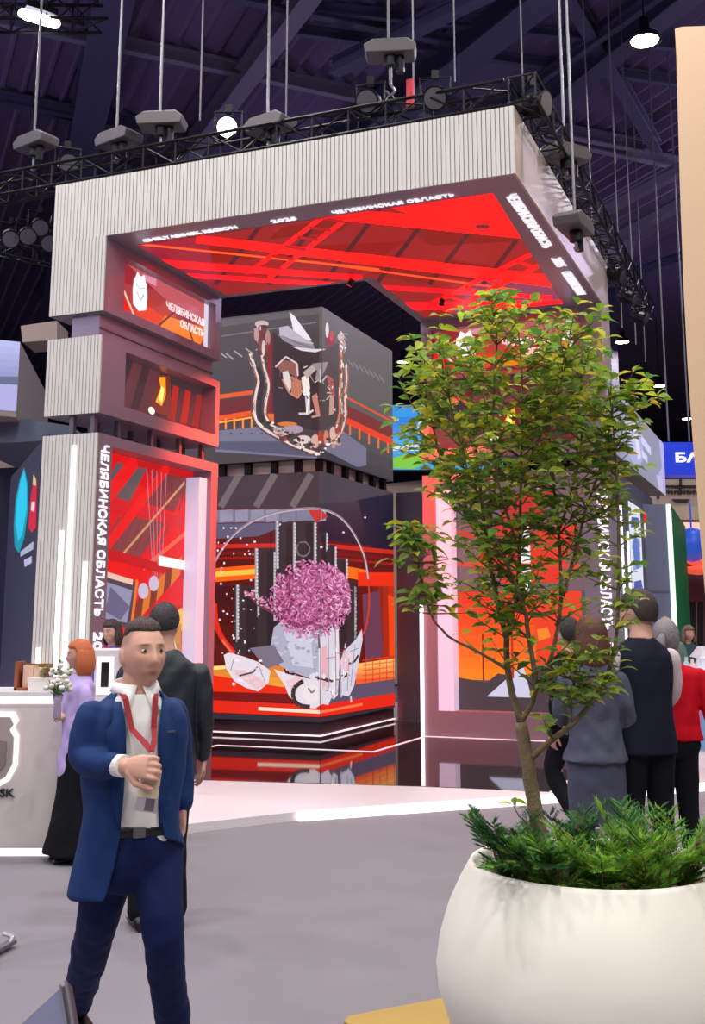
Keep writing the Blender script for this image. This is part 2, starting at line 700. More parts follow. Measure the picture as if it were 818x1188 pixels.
# ---- middle blocks
def mid_pic(G, op):
    p0, p1, za, zb = op
    w, h = p1 - p0, zb - za
    ex = G(1, 0, 0) - G(0, 0, 0)
    c = Pic([(G(p0, 0.232, za), ex, Z3, [(0, 0), (w, 0), (w, h), (0, h)])], (w, h))
    c.fill((64, 46, 52))
    for x in (.1, .28):
        c.poly([(x, .0), (x + .12, 1), (x + .22, 1), (x + .1, 0)], (112, 60, 66), up=False)
    for x in (.6, .74, .88):
        c.poly([(x, .0), (x + .06, .85), (x + .13, .85), (x + .08, 0)], (206, 40, 34), up=False)
    c.poly([(.4, .2), (.5, .95), (.62, 1), (.66, .2)], (120, 50, 40))
    c.poly([(.47, .4), (.52, .7), (.5, .9), (.57, .95), (.58, .6), (.54, .35)], (255, 150, 30), 1.3)
    c.poly([(.5, .45), (.53, .75), (.56, .7), (.54, .42)], (255, 225, 120), 1.5)
    c.disc((.43, .2), .035, .07, (255, 240, 215), 1.3)
    c.poly([(0, 0), (1, 0), (1, .16), (0, .1)], (90, 32, 36))
    return c


def mid_block(G, W, D, op, name_face, lab, loc, side=False):
    th = thing('pillar_block', lab, 'stand block', loc, ROT)
    m = MB()
    leg_shell(m, G, W, D, 4.17, 5.12, op, 0.24)
    m.build('block_shell', M_panel, th)
    mid_pic(G, op).mb.build('block_screen', M_screen, th)
    return th


mb_l = mid_block(GL, WL, DL, OP_L[1], 'l', 'low ribbed silver block hung between canopy and left pillar, small fire screen inside', F(-.4, -1.4, 4.17))
m = MB()
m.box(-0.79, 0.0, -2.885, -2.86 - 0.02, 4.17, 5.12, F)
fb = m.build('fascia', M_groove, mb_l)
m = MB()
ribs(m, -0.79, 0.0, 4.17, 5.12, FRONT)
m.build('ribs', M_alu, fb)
mb_r = mid_block(GR, WR, DR, OP_R[1], 'r', 'grey block above the right pillar behind the tree crown, fire screen in its face', F(3.6, 2.7, 4.17))
# long side wall of the right block with a lilac picture
m = MB()
m.box(4.3, 5.08, 2.97, 9.1, 4.2, 5.25, F)
sw = m.build('side_wall', M_panel, mb_r)
SD = [(F(5.086, 2.36, 4.2), B3, Z3, [(0, 0), (6.74, 0), (6.74, 1.05), (0, 1.05)])]
c = Pic(SD, (6.74, 1.05))
c.fill((150, 150, 170))
c.blend((0, 0), (0, 1), (.3, 1), (.3, 0), (138, 132, 140), (168, 168, 196), 6)
c.disc((.38, .5), .17, .42, (176, 176, 226))
c.disc((.38, .55), .09, .3, (200, 200, 244))
c.poly([(.38, .75), (.44, .85), (.5, .3), (.44, .2)], (225, 225, 246))
c.poly([(.52, .7), (.7, .64), (.7, .5), (.52, .56)], (214, 214, 240))
c.poly([(.52, .45), (.62, .42), (.62, .3), (.52, .33)], (214, 214, 240))
c.poly([(.9, 1), (1, 1), (1, 0), (.9, 0), (.85, .3), (.94, .5)], (184, 178, 226))
c.poly([(.8, .25), (.92, .3), (.96, .0), (.84, 0)], (198, 190, 226))
c.mb.build('side_picture', M_screen, sw)

# ---- gap posts between the blocks
post_n = 0
for G, side, ps in ((GL, 'left', (0.06, 0.55, 1.3, 2.0, 2.6)), (GR, 'right', (0.3, 1.1, 1.9, 2.7))):
    for (z0, z1, lv) in ((3.93, 4.17, 'below'), (5.12, 5.42, 'above')):
        if lv == 'above':
            th = thing('spacer_block', 'set back grey block joining canopy and fire screen block on the %s side' % side, 'spacer', G(1.4, .3, z0), ROT)
            m = MB()
            m.box(.06, (WL if side == 'left' else WR) - .06, .10, .5, z0, z1, G)
            m.build('spacer_core', M_panel, th)
            m = MB()
            m.box(.05, (WL if side == 'left' else WR) - .05, .085, .10, z0 + .11, z0 + .13, G)
            m.build('seam_strip', M_steel, th)
            continue
        th = thing('pillar_spacer', 'short grey spacer posts %s the fire screen block on the %s side' % (lv, side), 'spacer', G(1.4, .3, z0), ROT)
        for p in ps:
            for q in (0.12, 0.42):
                m = MB()
                m.box(p - .03, p + .03, q - .03, q + .03, z0, z1, G)
                m.build('post', M_steel, th)


# ---- lower pillars
def low_pic(G, op, v2=False):
    p0, p1, za, zb = op
    w, h = p1 - p0, zb - za
    ex = G(1, 0, 0) - G(0, 0, 0)
    c = Pic([(G(p0, 0.292, za), ex, Z3, [(0, 0), (w, 0), (w, h), (0, h)])], (w, h))
    c.fill((196, 20, 24))
    if not v2:
        c.poly([(0, .45), (1, .45), (1, .85), (.3, 1), (0, 1)], (228, 12, 16))
        c.poly([(.1, .85), (.22, .97), (.5, .97), (.35, .83)], (92, 84, 88))
        c.poly([(.45, .84), (.6, .97), (.95, .97), (.8, .82)], (128, 48, 50))
        c.poly([(0, .66), (0, .76), (.12, .77), (.06, .66)], (98, 70, 72))
        c.poly([(.1, .64), (.3, .78), (.72, .78), (.46, .62)], (130, 60, 62))
        for k in range(8):
            x = .14 + k * .07
            c.line((x, .65), (x + .12, .77), .012, (90, 70, 74), up=False)
            c.line((x + .36, .83), (x + .44, .96), .012, (90, 60, 64), up=False)
        c.poly([(0, .79), (1, .76), (1, .8), (0, .84)], (214, 20, 34))
        c.line((0, .74), (.4, 1), .07, (240, 20, 20))
        c.line((.1, .62), (.72, 1), .05, (236, 24, 20))
        c.line((.3, .63), (.9, .95), .012, (206, 150, 110))
        c.line((.5, .585), (1.0, .77), .02, (250, 96, 70))
        for k in range(5):
            c.line((.6 + .02 * k, .55), (.5 + .05 * k, .97), .008, (180, 120, 140))
        c.poly([(0, .62), (1, .55), (1, .585), (0, .66)], (196, 10, 20))
        c.poly([(0, .3), (.35, .3), (.35, .6), (0, .6)], (236, 14, 12))
        # control booth
        c.poly([(.06, .38), (.4, .36), (.44, .53), (.1, .57)], (70, 62, 74))
        c.poly([(.1, .4), (.36, .38), (.4, .5), (.13, .53)], (140, 146, 176))
        c.poly([(.16, .42), (.3, .39), (.38, .44), (.2, .51)], (96, 98, 130))
        c.line((.14, .555), (.4, .53), .02, (236, 196, 180))
        c.line((.4, .36), (.44, .54), .025, (230, 120, 40))
        # orange machine stair
        for k in range(6):
            x, y = .42 + .07 * k, .37 + .03 * k
            c.poly([(x, y), (x + .1, y + .05), (x + .12, y + .13), (x + .02, y + .09)], (222, 116, 36) if k % 2 else (120, 50, 34))
        c.poly([(.4, .3), (.9, .44), (.95, .36), (.55, .26)], (250, 190, 86))
        c.poly([(.6, .26), (.9, .38), (.9, .25)], (196, 134, 60))
        c.disc((.5, .5), .05, .03, (200, 190, 214))
        c.disc((.6, .53), .05, .03, (200, 190, 214))
        c.poly([(.64, .6), (1, .59), (1, .625), (.64, .64)], (248, 240, 240), 1.1)
        c.poly([(0, 0), (1, 0), (1, .24), (.5, .27), (.3, .33), (0, .22)], (72, 44, 54))
        c.poly([(0, .15), (.16, .12), (.2, .24), (.04, .3)], (246, 240, 244))
        c.poly([(.3, .2), (.5, .3), (.66, .24), (.6, .1), (.3, .08)], (60, 50, 60))
        c.line((.8, .3), (.9, .15), .06, (230, 224, 236))
    else:
        c.fill((92, 78, 88))
        c.poly([(.12, .52), (1, .52), (1, 1), (.12, 1)], (120, 90, 100))
        c.poly([(.2, .6), (.5, .95), (.8, .95), (.5, .6)], (200, 40, 40))
        c.poly([(.4, .55), (.7, .8), (.95, .8), (.8, .55)], (228, 52, 34))
        c.poly([(.55, .5), (.62, .5), (.62, .8), (.55, .8)], (246, 240, 244))
        c.line((.1, .78), (.95, .7), .03, (190, 60, 50))
        c.line((.1, .64), (.95, .62), .02, (220, 70, 46))
        c.blend((.1, .515), (.64, .515), (.64, .13), (.1, .13), (255, 34, 10), (255, 130, 10), 8, 1.1)
        c.poly([(.64, .515), (.95, .515), (.95, .2), (.64, .2)], (240, 60, 24))
        c.poly([(.1, .14), (.3, .12), (.38, .16), (.58, .14), (.64, .2), (.95, .13), (.95, 0), (.1, 0)], (64, 56, 62))
        c.poly([(.3, .06), (.55, .2), (.6, .06)], (210, 206, 232))
        c.line((.28, .12), (.28, .33), .012, (120, 30, 20))
        c.line((.48, .14), (.48, .5), .016, (200, 40, 20))
        c.poly([(.66, .3), (.74, .32), (.72, .36), (.65, .35)], (255, 120, 30), 1.3)
    return c


def low_block(G, W, D, op, lab, loc, v2=False):
    th = thing('stand_pillar', lab, 'stand pillar', loc, ROT)
    m = MB()
    leg_shell(m, G, W, D, PLAT, 3.93, op, 0.3)
    m.build('pillar_shell', M_panel, th)
    low_pic(G, op, v2).mb.build('pillar_screen', M_screen, th)
    p0, p1, za, zb = op
    m = MB()       # pale lit reveal of the opening
    if v2:
        m.box(p0 + .001, p0 + 0.24, 0.04, 0.285, za, zb - 0.1, G)
    else:
        m.box(p1 - 0.2, p1 - .001, 0.07, 0.285, za, zb - 0.1, G)
    m.build('reveal', M_lilac, th)
    return th


low_l = low_block(GL, WL, DL, OP_L[2], 'left stand pillar, ribbed silver front with white light strips and red screen', F(-.4, -1.4, PLAT))
m = MB()
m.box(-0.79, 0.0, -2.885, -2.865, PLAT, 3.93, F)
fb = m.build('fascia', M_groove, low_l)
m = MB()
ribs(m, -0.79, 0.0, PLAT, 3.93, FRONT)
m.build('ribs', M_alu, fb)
# upright light strips on the ribbed front (top pixel in the photo)
for (u, v0, v1) in ((86, 517, 790), (71.5, 616, 790), (99, 652, 790), (44.5, 752, 790)):
    P = on_plane(u, v0, F(0, -2.915, 0), B3)
    s = float((P - O3) @ A3)
    m = MB()
    m.box(s - .022, s + .022, -2.93, -2.90, 0.6 if u > 50 else 1.0, P[2], F)
    m.build('light_strip', M_led, low_l)
text_mb('ЧЕЛЯБИНСКАЯ ОБЛАСТЬ', GL(0.06, -0.002, 3.80), -Z3, B3, width=2.0, height=0.16, depth=0.012, bold=0.02).build('pillar_lettering', M_letter, low_l)
text_mb('2025', GL(0.06, -0.002, 1.62), -Z3, B3, width=.42, height=0.16, depth=0.012, bold=0.02).build('pillar_lettering', M_letter, low_l)

low_r = low_block(GR, WR, DR, OP_R[2], 'right stand pillar behind the tree with orange step picture on its screen', F(3.6, 2.7, PLAT), True)
text_mb('ЧЕЛЯБИНСКАЯ ОБЛАСТЬ', GR(2.64, -0.002, 3.62), -Z3, A3, width=2.0, height=0.15, depth=0.012, bold=0.02).build('pillar_lettering', M_letter, low_r)
text_mb('2025', GR(2.64, -0.002, 1.45), -Z3, A3, width=.42, height=0.15, depth=0.012, bold=0.02).build('pillar_lettering', M_letter, low_r)
m = MB()
m.box(2.20, 2.245, 2.30, 2.345, PLAT, 2.02, F)
m.build('light_strip', M_led, low_r)
m = MB()
m.box(4.3, 5.08, 2.97, 7.0, PLAT, 3.93, F)
m.build('side_wall', M_slate, low_r)
for t0, z0, z1 in ((3.15, 0.8, 3.45), (3.75, 0.6, 3.1)):
    m = MB()
    m.box(5.08, 5.1, t0, t0 + .09, z0, z1, F)
    m.build('light_strip', M_led, low_r)
c = Pic([(F(5.086, 4.0, 1.0), B3, Z3, [(0, 0), (1.3, 0), (1.3, 2.6), (0, 2.6)])], (1.3, 2.6))
c.fill((222, 226, 240))
for k in range(7):
    y = .06 + k * .13
    c.poly([(.1, y), (.9, y + .04), (.8, y + .09), (.2, y + .07)], (60, 74, 170) if k % 3 == 0 else (150, 158, 186))
c.disc((.5, .7), .3, .1, (86, 110, 190))
c.mb.build('side_poster', M_screen, low_r)

# ------------------------------------------------------------------ LED corner tower
CT3 = F(0.97, 1.41, 0)


def tower_regions(z0, z1):
    return [(F(0.97, 1.398, z0), A3, Z3, [(-3.2, 0), (0.013, 0), (0.013, z1 - z0), (-3.2, z1 - z0)]),
            (F(0.982, 1.41, z0), B3, Z3, [(-0.013, 0), (3.1, 0), (3.1, z1 - z0), (-0.013, z1 - z0)])]


def tower_shell(z0, z1):
    m = MB()
    m.box(-2.25, 0.97, 1.41, 4.5, z0, z1, F)
    return m


up = thing('led_cube', 'upper corner LED cube showing a silver coat of arms behind the red stand', 'LED screen', F(0, 2.9, 4.15), ROT)
tower_shell(4.15, 6.5).build('cube_shell', M_dark, up)
c = Pic(tower_regions(4.15, 6.5))
c.step = 0.00018
c.poly([(180, 340), (370, 340), (370, 560), (180, 560)], (72, 64, 68))
c.poly([(370, 340), (480, 340), (480, 600), (370, 600)], (94, 87, 84), up=False)
c.blend((370, 480), (470, 510), (470, 580), (370, 545), (92, 85, 84), (58, 52, 60), 5)
c.poly([(250, 372), (370, 358), (370, 364), (250, 380)], (92, 86, 90))
c.line((250, 391), (367, 374), 1.5, (120, 112, 116))
for x, y in ((254, 408), (262, 410), (272, 407), (285, 404)):
    c.line((x, y), (x + 9, y + 7), 1.6, (170, 160, 168), up=False)
for k in range(7):
    c.line((404 + 6 * k, 417 + 3 * k), (410 + 6 * k, 426 + 3 * k), 1.8, (124, 118, 116), up=False)
# red hall behind railings
c.poly([(250, 465), (295, 460), (296, 488), (250, 494)], (112, 34, 34))
c.line((250, 461), (294, 455), 5, (236, 88, 22))
c.line((250, 486), (294, 479), 6, (244, 84, 20))
c.line((250, 491), (294, 484), 2, (255, 190, 60))
for x in range(252, 294, 10):
    c.line((x, 485), (x, 498), 2.2, (255, 150, 50), up=False)
c.line((402, 461), (455, 489), 2.5, (224, 78, 30))
c.poly([(402, 470), (455, 496), (455, 508), (402, 486)], (122, 44, 36))
c.line((402, 488), (455, 513), 7, (236, 62, 22))
for x in range(406, 456, 11):
    c.line((x, 490 + (x - 402) * .47), (x, 503 + (x - 402) * .47), 2.2, (240, 110, 40), up=False)
c.poly([(250, 500), (300, 495), (350, 520), (368, 524), (368, 532), (250, 524)], (122, 118, 144))
c.poly([(250, 512), (340, 512), (368, 526), (368, 530), (250, 521)], (88, 86, 112))
for x in range(256, 330, 12):
    c.disc((x, 503), 1.6, 1.0, (70, 66, 90), up=False)
c.poly([(372, 528), (395, 498), (425, 520), (425, 540), (395, 545)], (118, 114, 138))
c.poly([(372, 520), (420, 545), (455, 556), (455, 565), (372, 540)], (60, 54, 64))
# shield panel
c.poly([(316, 384), (345, 400), (370, 405), (370, 500), (318, 492)], (58, 45, 50))
c.poly([(370, 405), (392, 398), (394, 490), (370, 500)], (76, 64, 62), up=False)
c.line((313, 388), (313, 486), 4, (150, 28, 40))
c.line((317, 388), (317, 486), 1.5, (92, 40, 44))
c.poly([(310, 480), (318, 480), (318, 492), (308, 488)], (240, 110, 40))
# frame of the shield, left then right
LF = [(289, 410), (294, 424), (299, 440), (296, 456), (294, 474), (297, 489), (308, 499), (322, 507), (340, 517), (360, 524), (370, 527)]
RF = [(304, 412), (307, 428), (312, 446), (309, 466), (308, 480), (314, 492), (326, 499)]
c.curve(LF, 6.0, (96, 66, 66))
c.curve([(x + 1.2, y) for x, y in LF], 3.0, (236, 214, 206))
c.curve(RF, 5.0, (120, 80, 76))
c.curve(RF, 2.4, (240, 216, 206))
c.curve([(299, 425), (304, 442), (302, 460), (301, 478), (306, 490)], 5, (50, 40, 44))
RR = [(401, 424), (402, 440), (400, 460), (400, 482), (397, 498), (390, 510), (382, 515)]
c.curve(RR, 5.0, (150, 96, 84))
c.curve(RR, 1.8, (236, 206, 196))
RI = [(395, 408), (396, 430), (394, 456), (394, 480), (390, 495)]
c.curve(RI, 3.2, (206, 120, 96))
for x, y, w, h, col in ((326, 502, 9, 6, (206, 190, 186)), (340, 498, 12, 5, (168, 150, 170)), (352, 510, 9, 5, (226, 206, 204)), (330, 508, 6, 4, (90, 60, 60)), (366, 512, 5, 8, (216, 170, 160)), (372, 508, 3, 9, (180, 60, 50)), (378, 508, 3, 9, (214, 130, 100)), (386, 503, 4, 8, (220, 180, 160)), (392, 498, 4, 7, (160, 70, 60)), (333, 492, 12, 2.5, (230, 120, 50))):
    c.disc((x, y), w, h, col)
# knot of the mantle, upper left and upper right
for x, y, w, h, col in ((302, 388, 9, 12, (110, 40, 46)), (304, 376, 8, 4, (206, 180, 176)), (306, 379, 6, 2, (80, 30, 34)), (298, 388, 3, 8, (190, 150, 146)), (311, 392, 3, 9, (180, 130, 126)), (306, 402, 6, 8, (130, 60, 62)), (306, 404, 2, 9, (220, 196, 190)), (395, 391, 4, 5, (196, 184, 180)), (397, 402, 4, 9, (190, 150, 140)), (396, 402, 1.6, 8, (240, 226, 220)), (383, 394, 5, 8, (150, 36, 42)), (379, 383, 2, 9, (232, 216, 222)), (384, 390, 2, 6, (206, 60, 62))):
    c.disc((x, y), w, h, col)
# white wings
c.poly([(336, 362), (342, 367), (353, 382), (362, 395), (352, 396), (342, 390)], (232, 226, 236), 1.05)
c.poly([(324, 380), (334, 378), (352, 392), (364, 398), (362, 402), (340, 396), (325, 391)], (190, 182, 196))
c.poly([(322, 388), (345, 396), (364, 400), (366, 406), (345, 403), (330, 396)], (150, 140, 156))
c.poly([(338, 402), (362, 405), (378, 405), (366, 409), (350, 407)], (226, 216, 222))
# laden camel and its rider in bright chrome
for pts, col in (([(322, 424), (330, 418), (342, 420), (347, 430), (346, 440), (338, 434), (326, 432)], (150, 92, 84)),
                 ([(328, 432), (334, 430), (340, 444), (336, 456), (330, 446)], (226, 214, 212)),
                 ([(338, 436), (350, 442), (350, 456), (344, 462), (338, 456)], (196, 120, 92)),
                 ([(350, 438), (358, 434), (360, 450), (358, 462), (352, 458)], (242, 232, 228)),
                 ([(352, 432), (362, 424), (370, 426), (364, 432), (356, 440)], (190, 170, 170)),
                 ([(362, 422), (380, 420), (378, 426), (374, 434), (372, 444), (366, 440), (368, 430)], (148, 140, 140)),
                 ([(354, 458), (360, 460), (360, 478), (356, 482)], (206, 196, 200)),
                 ([(362, 460), (368, 456), (372, 482), (368, 484)], (206, 130, 116)),
                 ([(378, 434), (386, 440), (388, 460), (382, 456)], (170, 86, 78)),
                 ([(382, 456), (387, 460), (386, 480), (381, 482)], (200, 150, 140))):
    c.poly(pts, col)
c.path([(320, 426), (332, 414), (345, 422), (346, 436)], 2, (226, 200, 196))
c.path([(328, 440), (336, 456), (346, 462), (352, 452)], 2, (206, 140, 110))
c.path([(347, 480), (358, 480), (364, 476)], 2.4, (214, 206, 206))
c.path([(362, 484), (372, 482)], 2.4, (190, 150, 140))
c.path([(357, 448), (358, 464), (356, 480)], 1.6, (255, 246, 240))
c.path([(372, 428), (372, 444), (378, 436)], 1.4, (196, 190, 190))
# broken chrome highlights along the frame and over the figures
CH = [(240, 226, 222), (120, 84, 80), (60, 44, 46), (206, 150, 130), (176, 160, 166), (255, 246, 240), (150, 70, 60)]
c.layer += 1
for k in range(90):
    seg = rr.choice([LF, RF, RR, RI])
    i = rr.randrange(len(seg) - 1)
    t = rr.random()
    x, y = seg[i][0] + (seg[i + 1][0] - seg[i][0]) * t, seg[i][1] + (seg[i + 1][1] - seg[i][1]) * t
    dx, dy = seg[i + 1][0] - seg[i][0], seg[i + 1][1] - seg[i][1]
    L = math.hypot(dx, dy)
    h_ = rr.uniform(1.2, 3.6)
    o_ = rr.uniform(-2.2, 2.2)
    c.line((x - dx / L * h_ - dy / L * o_, y - dy / L * h_ + dx / L * o_), (x + dx / L * h_ - dy / L * o_, y + dy / L * h_ + dx / L * o_), rr.uniform(.6, 1.5), rr.choice(CH), up=False)
c.layer += 1
for k in range(70):
    x = rr.uniform(312, 394)
    y = 494 + 30 * (1 - abs(x - 366) / 60) + rr.uniform(-9, 5)
    c.disc((x, y), rr.uniform(.8, 3.2), rr.uniform(.6, 2.2), rr.choice(CH), n=8, up=False)
c.layer += 1
for k in range(60):
    x, y = rr.choice([(rr.uniform(324, 350), rr.uniform(418, 458)), (rr.uniform(350, 374), rr.uniform(424, 480)), (rr.uniform(378, 388), rr.uniform(434, 482)), (rr.uniform(296, 311), rr.uniform(376, 410)), (rr.uniform(393, 400), rr.uniform(386, 412))])
    d = rr.uniform(0, PI)
    L = rr.uniform(1, 3.4)
    c.line((x - L * math.cos(d), y - L * math.sin(d)), (x + L * math.cos(d), y + L * math.sin(d)), rr.uniform(.6, 1.4), rr.choice(CH), up=False)
c.layer += 1
for k in range(7):
    c.line((328 + k * 3, 390 + k * 1.5), (350 + k * 2.2, 399 + k * .8), .7, (120, 112, 128), up=False)
up_s = c.mb.build('cube_screen', M_screen, up)

lo = thing('led_cube', 'lower corner LED cube showing a white robot hand holding a pink blossom tree', 'LED screen', F(0, 2.9, PLAT), ROT)
tower_shell(PLAT, 3.95).build('cube_shell', M_dark, lo)
c = Pic(tower_regions(0.31, 3.95))
c.step = 0.00018
c.poly([(180, 540), (370, 540), (370, 900), (180, 900)], (88, 14, 12))
c.poly([(370, 540), (480, 540), (480, 900), (370, 900)], (96, 14, 12), up=False)
# roof of the hall in the picture
c.poly([(180, 540), (370, 540), (370, 590), (180, 590)], (62, 52, 60))
c.poly([(370, 540), (480, 540), (480, 590), (440, 640), (370, 600)], (70, 64, 72))
c.blend((370, 585), (480, 575), (480, 640), (370, 625), (60, 54, 66), (24, 20, 44), 5)
c.poly([(415, 580), (470, 570), (470, 640), (430, 636)], (26, 22, 46))
for x in (262, 303, 345):
    c.line((x - 6, 588), (x + 16, 550), 8, (112, 100, 104), up=False)
c.poly([(240, 592), (368, 590), (368, 604), (240, 607)], (120, 116, 142))
for x in range(255, 368, 18):
    c.poly([(x, 592), (x + 15, 591), (x + 15, 604), (x, 606)], (158, 154, 178), up=False)
c.poly([(240, 608), (340, 606), (300, 622), (240, 626)], (92, 88, 116))
# glowing bands
for y, w, col in ((634, 5, (206, 40, 26)), (642, 4, (120, 14, 12)), (648, 3, (150, 24, 18))):
    c.line((240, y), (370, y - 2), w, col)
    c.line((370, y - 2), (470, y + 8), w, col)
c.line((240, 668), (312, 662), 16, (255, 96, 14), 1.05)
c.line((240, 667), (312, 662), 6, (255, 190, 70), 1.1)
c.line((395, 662), (425, 668), 13, (255, 110, 20))
c.line((415, 672), (470, 672), 16, (240, 46, 14))
c.blend((425, 680), (425, 780), (470, 790), (470, 680), (84, 20, 30), (255, 60, 8), 7)
c.poly([(420, 690), (440, 685), (444, 760), (424, 770)], (104, 60, 84))
c.poly([(450, 690), (470, 700), (470, 770), (452, 760)], (255, 70, 6))
c.blend((244, 680), (290, 680), (290, 770), (244, 770), (60, 12, 14), (96, 18, 14), 4)
# dark city towers edged with light
TW = [(279, 678, 712, 740), (299, 636, 316, 740), (322, 604, 340, 740), (342, 603, 366, 740), (366, 616, 379, 740), (379, 628, 388, 740), (388, 645, 402, 740), (402, 660, 414, 745)]
for (x0, y0, x1, y1) in ((272, 680, 300, 760), (299, 636, 321, 760), (321, 606, 343, 760), (343, 604, 367, 760), (367, 618, 379, 760), (379, 632, 389, 750), (389, 648, 402, 752), (402, 674, 415, 758)):
    c.poly([(x0, y0), (x1, y0), (x1, y1), (x0, y1)], (48, 42, 48))
    c.poly([(x0 + (x1 - x0) * .5, y0 + 3), (x1, y0 + 3), (x1, y1), (x0 + (x1 - x0) * .5, y1)], (34, 30, 36))
for (x, y0, y1, w) in ((276, 678, 745, 4), (298, 636, 700, 4.5), (319, 640, 720, 3), (322, 604, 660, 4.5), (342, 606, 664, 4), (366, 606, 660, 4), (379, 618, 640, 3), (389, 634, 660, 3), (402, 648, 690, 3), (412, 680, 760, 3), (300, 690, 716, 3)):
    for k in range(int((y1 - y0) / 4)):
        c.disc((x + .3 * (k % 2), y0 + 2 + k * 4), w * .42, 2.0, (206, 200, 208), n=7, up=False)
    c.line((x - w * .3, y0), (x - w * .3, y1), w * .35, (150, 144, 152), up=False)
c.layer += 1
for k in range(26):
    a = rr.uniform(0, 2 * PI)
    c.line((352 + 8 * math.cos(a), 637 + 9 * math.sin(a)), (352 + 8 * math.cos(a + 1), 637 + 9 * math.sin(a + 1)), 1.0, (120, 116, 122), up=False)
# glass dome
DM = [(246, 660), (256, 640), (272, 620), (292, 605), (318, 595), (345, 590.5), (370, 590), (390, 597), (404, 610), (415, 628), (423, 648), (427, 672)]
c.curve(DM, 2.4, (150, 128, 140))
c.curve([(x, y + 1.2) for x, y in DM], 0.9, (214, 196, 206))
c.curve([(427, 672), (428, 700), (424, 728), (416, 742)], 2, (206, 60, 40))
c.curve([(249, 700), (251, 722), (258, 740), (272, 758)], 6, (226, 42, 22))
c.curve([(258, 742), (272, 760), (285, 768)], 3, (244, 100, 80))
c.poly([(358, 592), (372, 591), (380, 600), (366, 606)], (200, 52, 40))
c.layer += 1
for k in range(46):
    c.disc((rr.uniform(252, 300), rr.uniform(600, 765)), rr.uniform(.6, 1.6), rr.uniform(.6, 1.6), (236, 226, 236), n=6, up=False)
    if k % 3 == 0:
        c.disc((rr.uniform(320, 425), rr.uniform(596, 760)), 1.3, 1.3, (240, 226, 236), n=6, up=False)
# floor of the picture
c.blend((240, 772), (330, 772), (330, 800), (240, 800), (220, 120, 40), (255, 176, 70), 4)
c.line((240, 776), (262, 774), 4, (255, 216, 130), 1.1)
c.poly([(240, 782), (345, 800), (345, 812), (240, 808)], (240, 42, 14))
c.poly([(240, 802), (370, 806), (370, 816), (240, 814)], (120, 14, 16))
c.blend((412, 770), (470, 762), (470, 800), (412, 800), (255, 200, 110), (238, 50, 18), 5)
for k in range(6):
    c.line((420, 766 + k * 6), (470, 760 + k * 6), 1.4, (214, 60, 26), up=False)
for k in range(6):
    c.line((424 + k * 8, 762), (424 + k * 8, 796), 1.2, (206, 50, 24), up=False)
c.poly([(370, 800), (470, 786), (470, 806), (370, 818)], (92, 80, 104))
c.poly([(240, 812), (370, 818), (470, 802), (470, 816), (370, 832), (240, 826)], (232, 40, 20))
c.line((300, 822), (372, 826), 4, (255, 214, 190), 1.1)
c.line((372, 826), (420, 817), 3, (250, 120, 70))
c.poly([(240, 827), (370, 833), (470, 817), (470, 880), (240, 880)], (46, 42, 54))
# rock under the blossoms
c.poly([(318, 728), (330, 718), (385, 724), (392, 760), (368, 790), (335, 778), (312, 764)], (176, 176, 196))
c.poly([(330, 732), (360, 728), (364, 775), (340, 772)], (206, 206, 224))
for k in range(60):
    c.disc((rr.uniform(318, 385), rr.uniform(726, 784)), rr.uniform(1, 3.4), rr.uniform(1, 2.6), rr.choice([(226, 226, 240), (150, 150, 176), (196, 194, 214)]), n=6, up=False)
c.poly([(290, 752), (318, 748), (330, 768), (310, 776)], (124, 112, 132))
# hand
HW = (232, 222, 232)
c.poly([(260, 760), (266, 757), (284, 762), (300, 768), (314, 778), (312, 792), (300, 802), (286, 798), (272, 790), (263, 776)], HW)
c.poly([(268, 776), (284, 790), (298, 800), (310, 794), (300, 786), (284, 778)], (236, 196, 206))
c.path([(278, 784), (294, 780), (300, 772)], 2, (80, 64, 74))
c.poly([(318, 776), (334, 782), (352, 786), (372, 790), (376, 815), (366, 822), (348, 820), (336, 808), (330, 794)], HW)
c.poly([(332, 790), (346, 784), (356, 788), (340, 806)], (240, 200, 206))
c.curve([(352, 790), (342, 798), (341, 810), (348, 818), (360, 820)], 5, (52, 44, 50))
c.disc((362, 805), 10, 11, (240, 228, 234))
c.path([(358, 798), (362, 804), (366, 800)], 2, (140, 110, 122))
c.poly([(370, 740), (378, 730), (386, 728), (388, 740), (388, 800), (380, 818), (370, 816)], (222, 214, 228))
c.poly([(388, 722), (392, 730), (393, 770), (391, 806), (386, 812), (384, 780)], HW)
c.poly([(393, 770), (398, 756), (412, 742), (419, 730), (420, 742), (416, 764), (410, 796), (404, 808), (394, 806)], (214, 210, 228))
c.poly([(372, 752), (378, 748), (380, 790), (373, 800)], (236, 176, 186))
c.poly([(396, 762), (402, 756), (404, 780), (397, 790)], (236, 190, 200))
c.path([(361, 784), (370, 786), (382, 790), (394, 786), (404, 782)], 4, (66, 56, 64))
c.path([(404, 770), (410, 768), (415, 760)], 2.4, (66, 56, 64))
c.path([(370, 736), (371, 752)], 2, (90, 80, 90))
c.layer += 1
for k in range(14):
    c.disc((rr.uniform(360, 408), rr.uniform(778, 790)), 2, 3, (230, 220, 228), n=6, up=False)
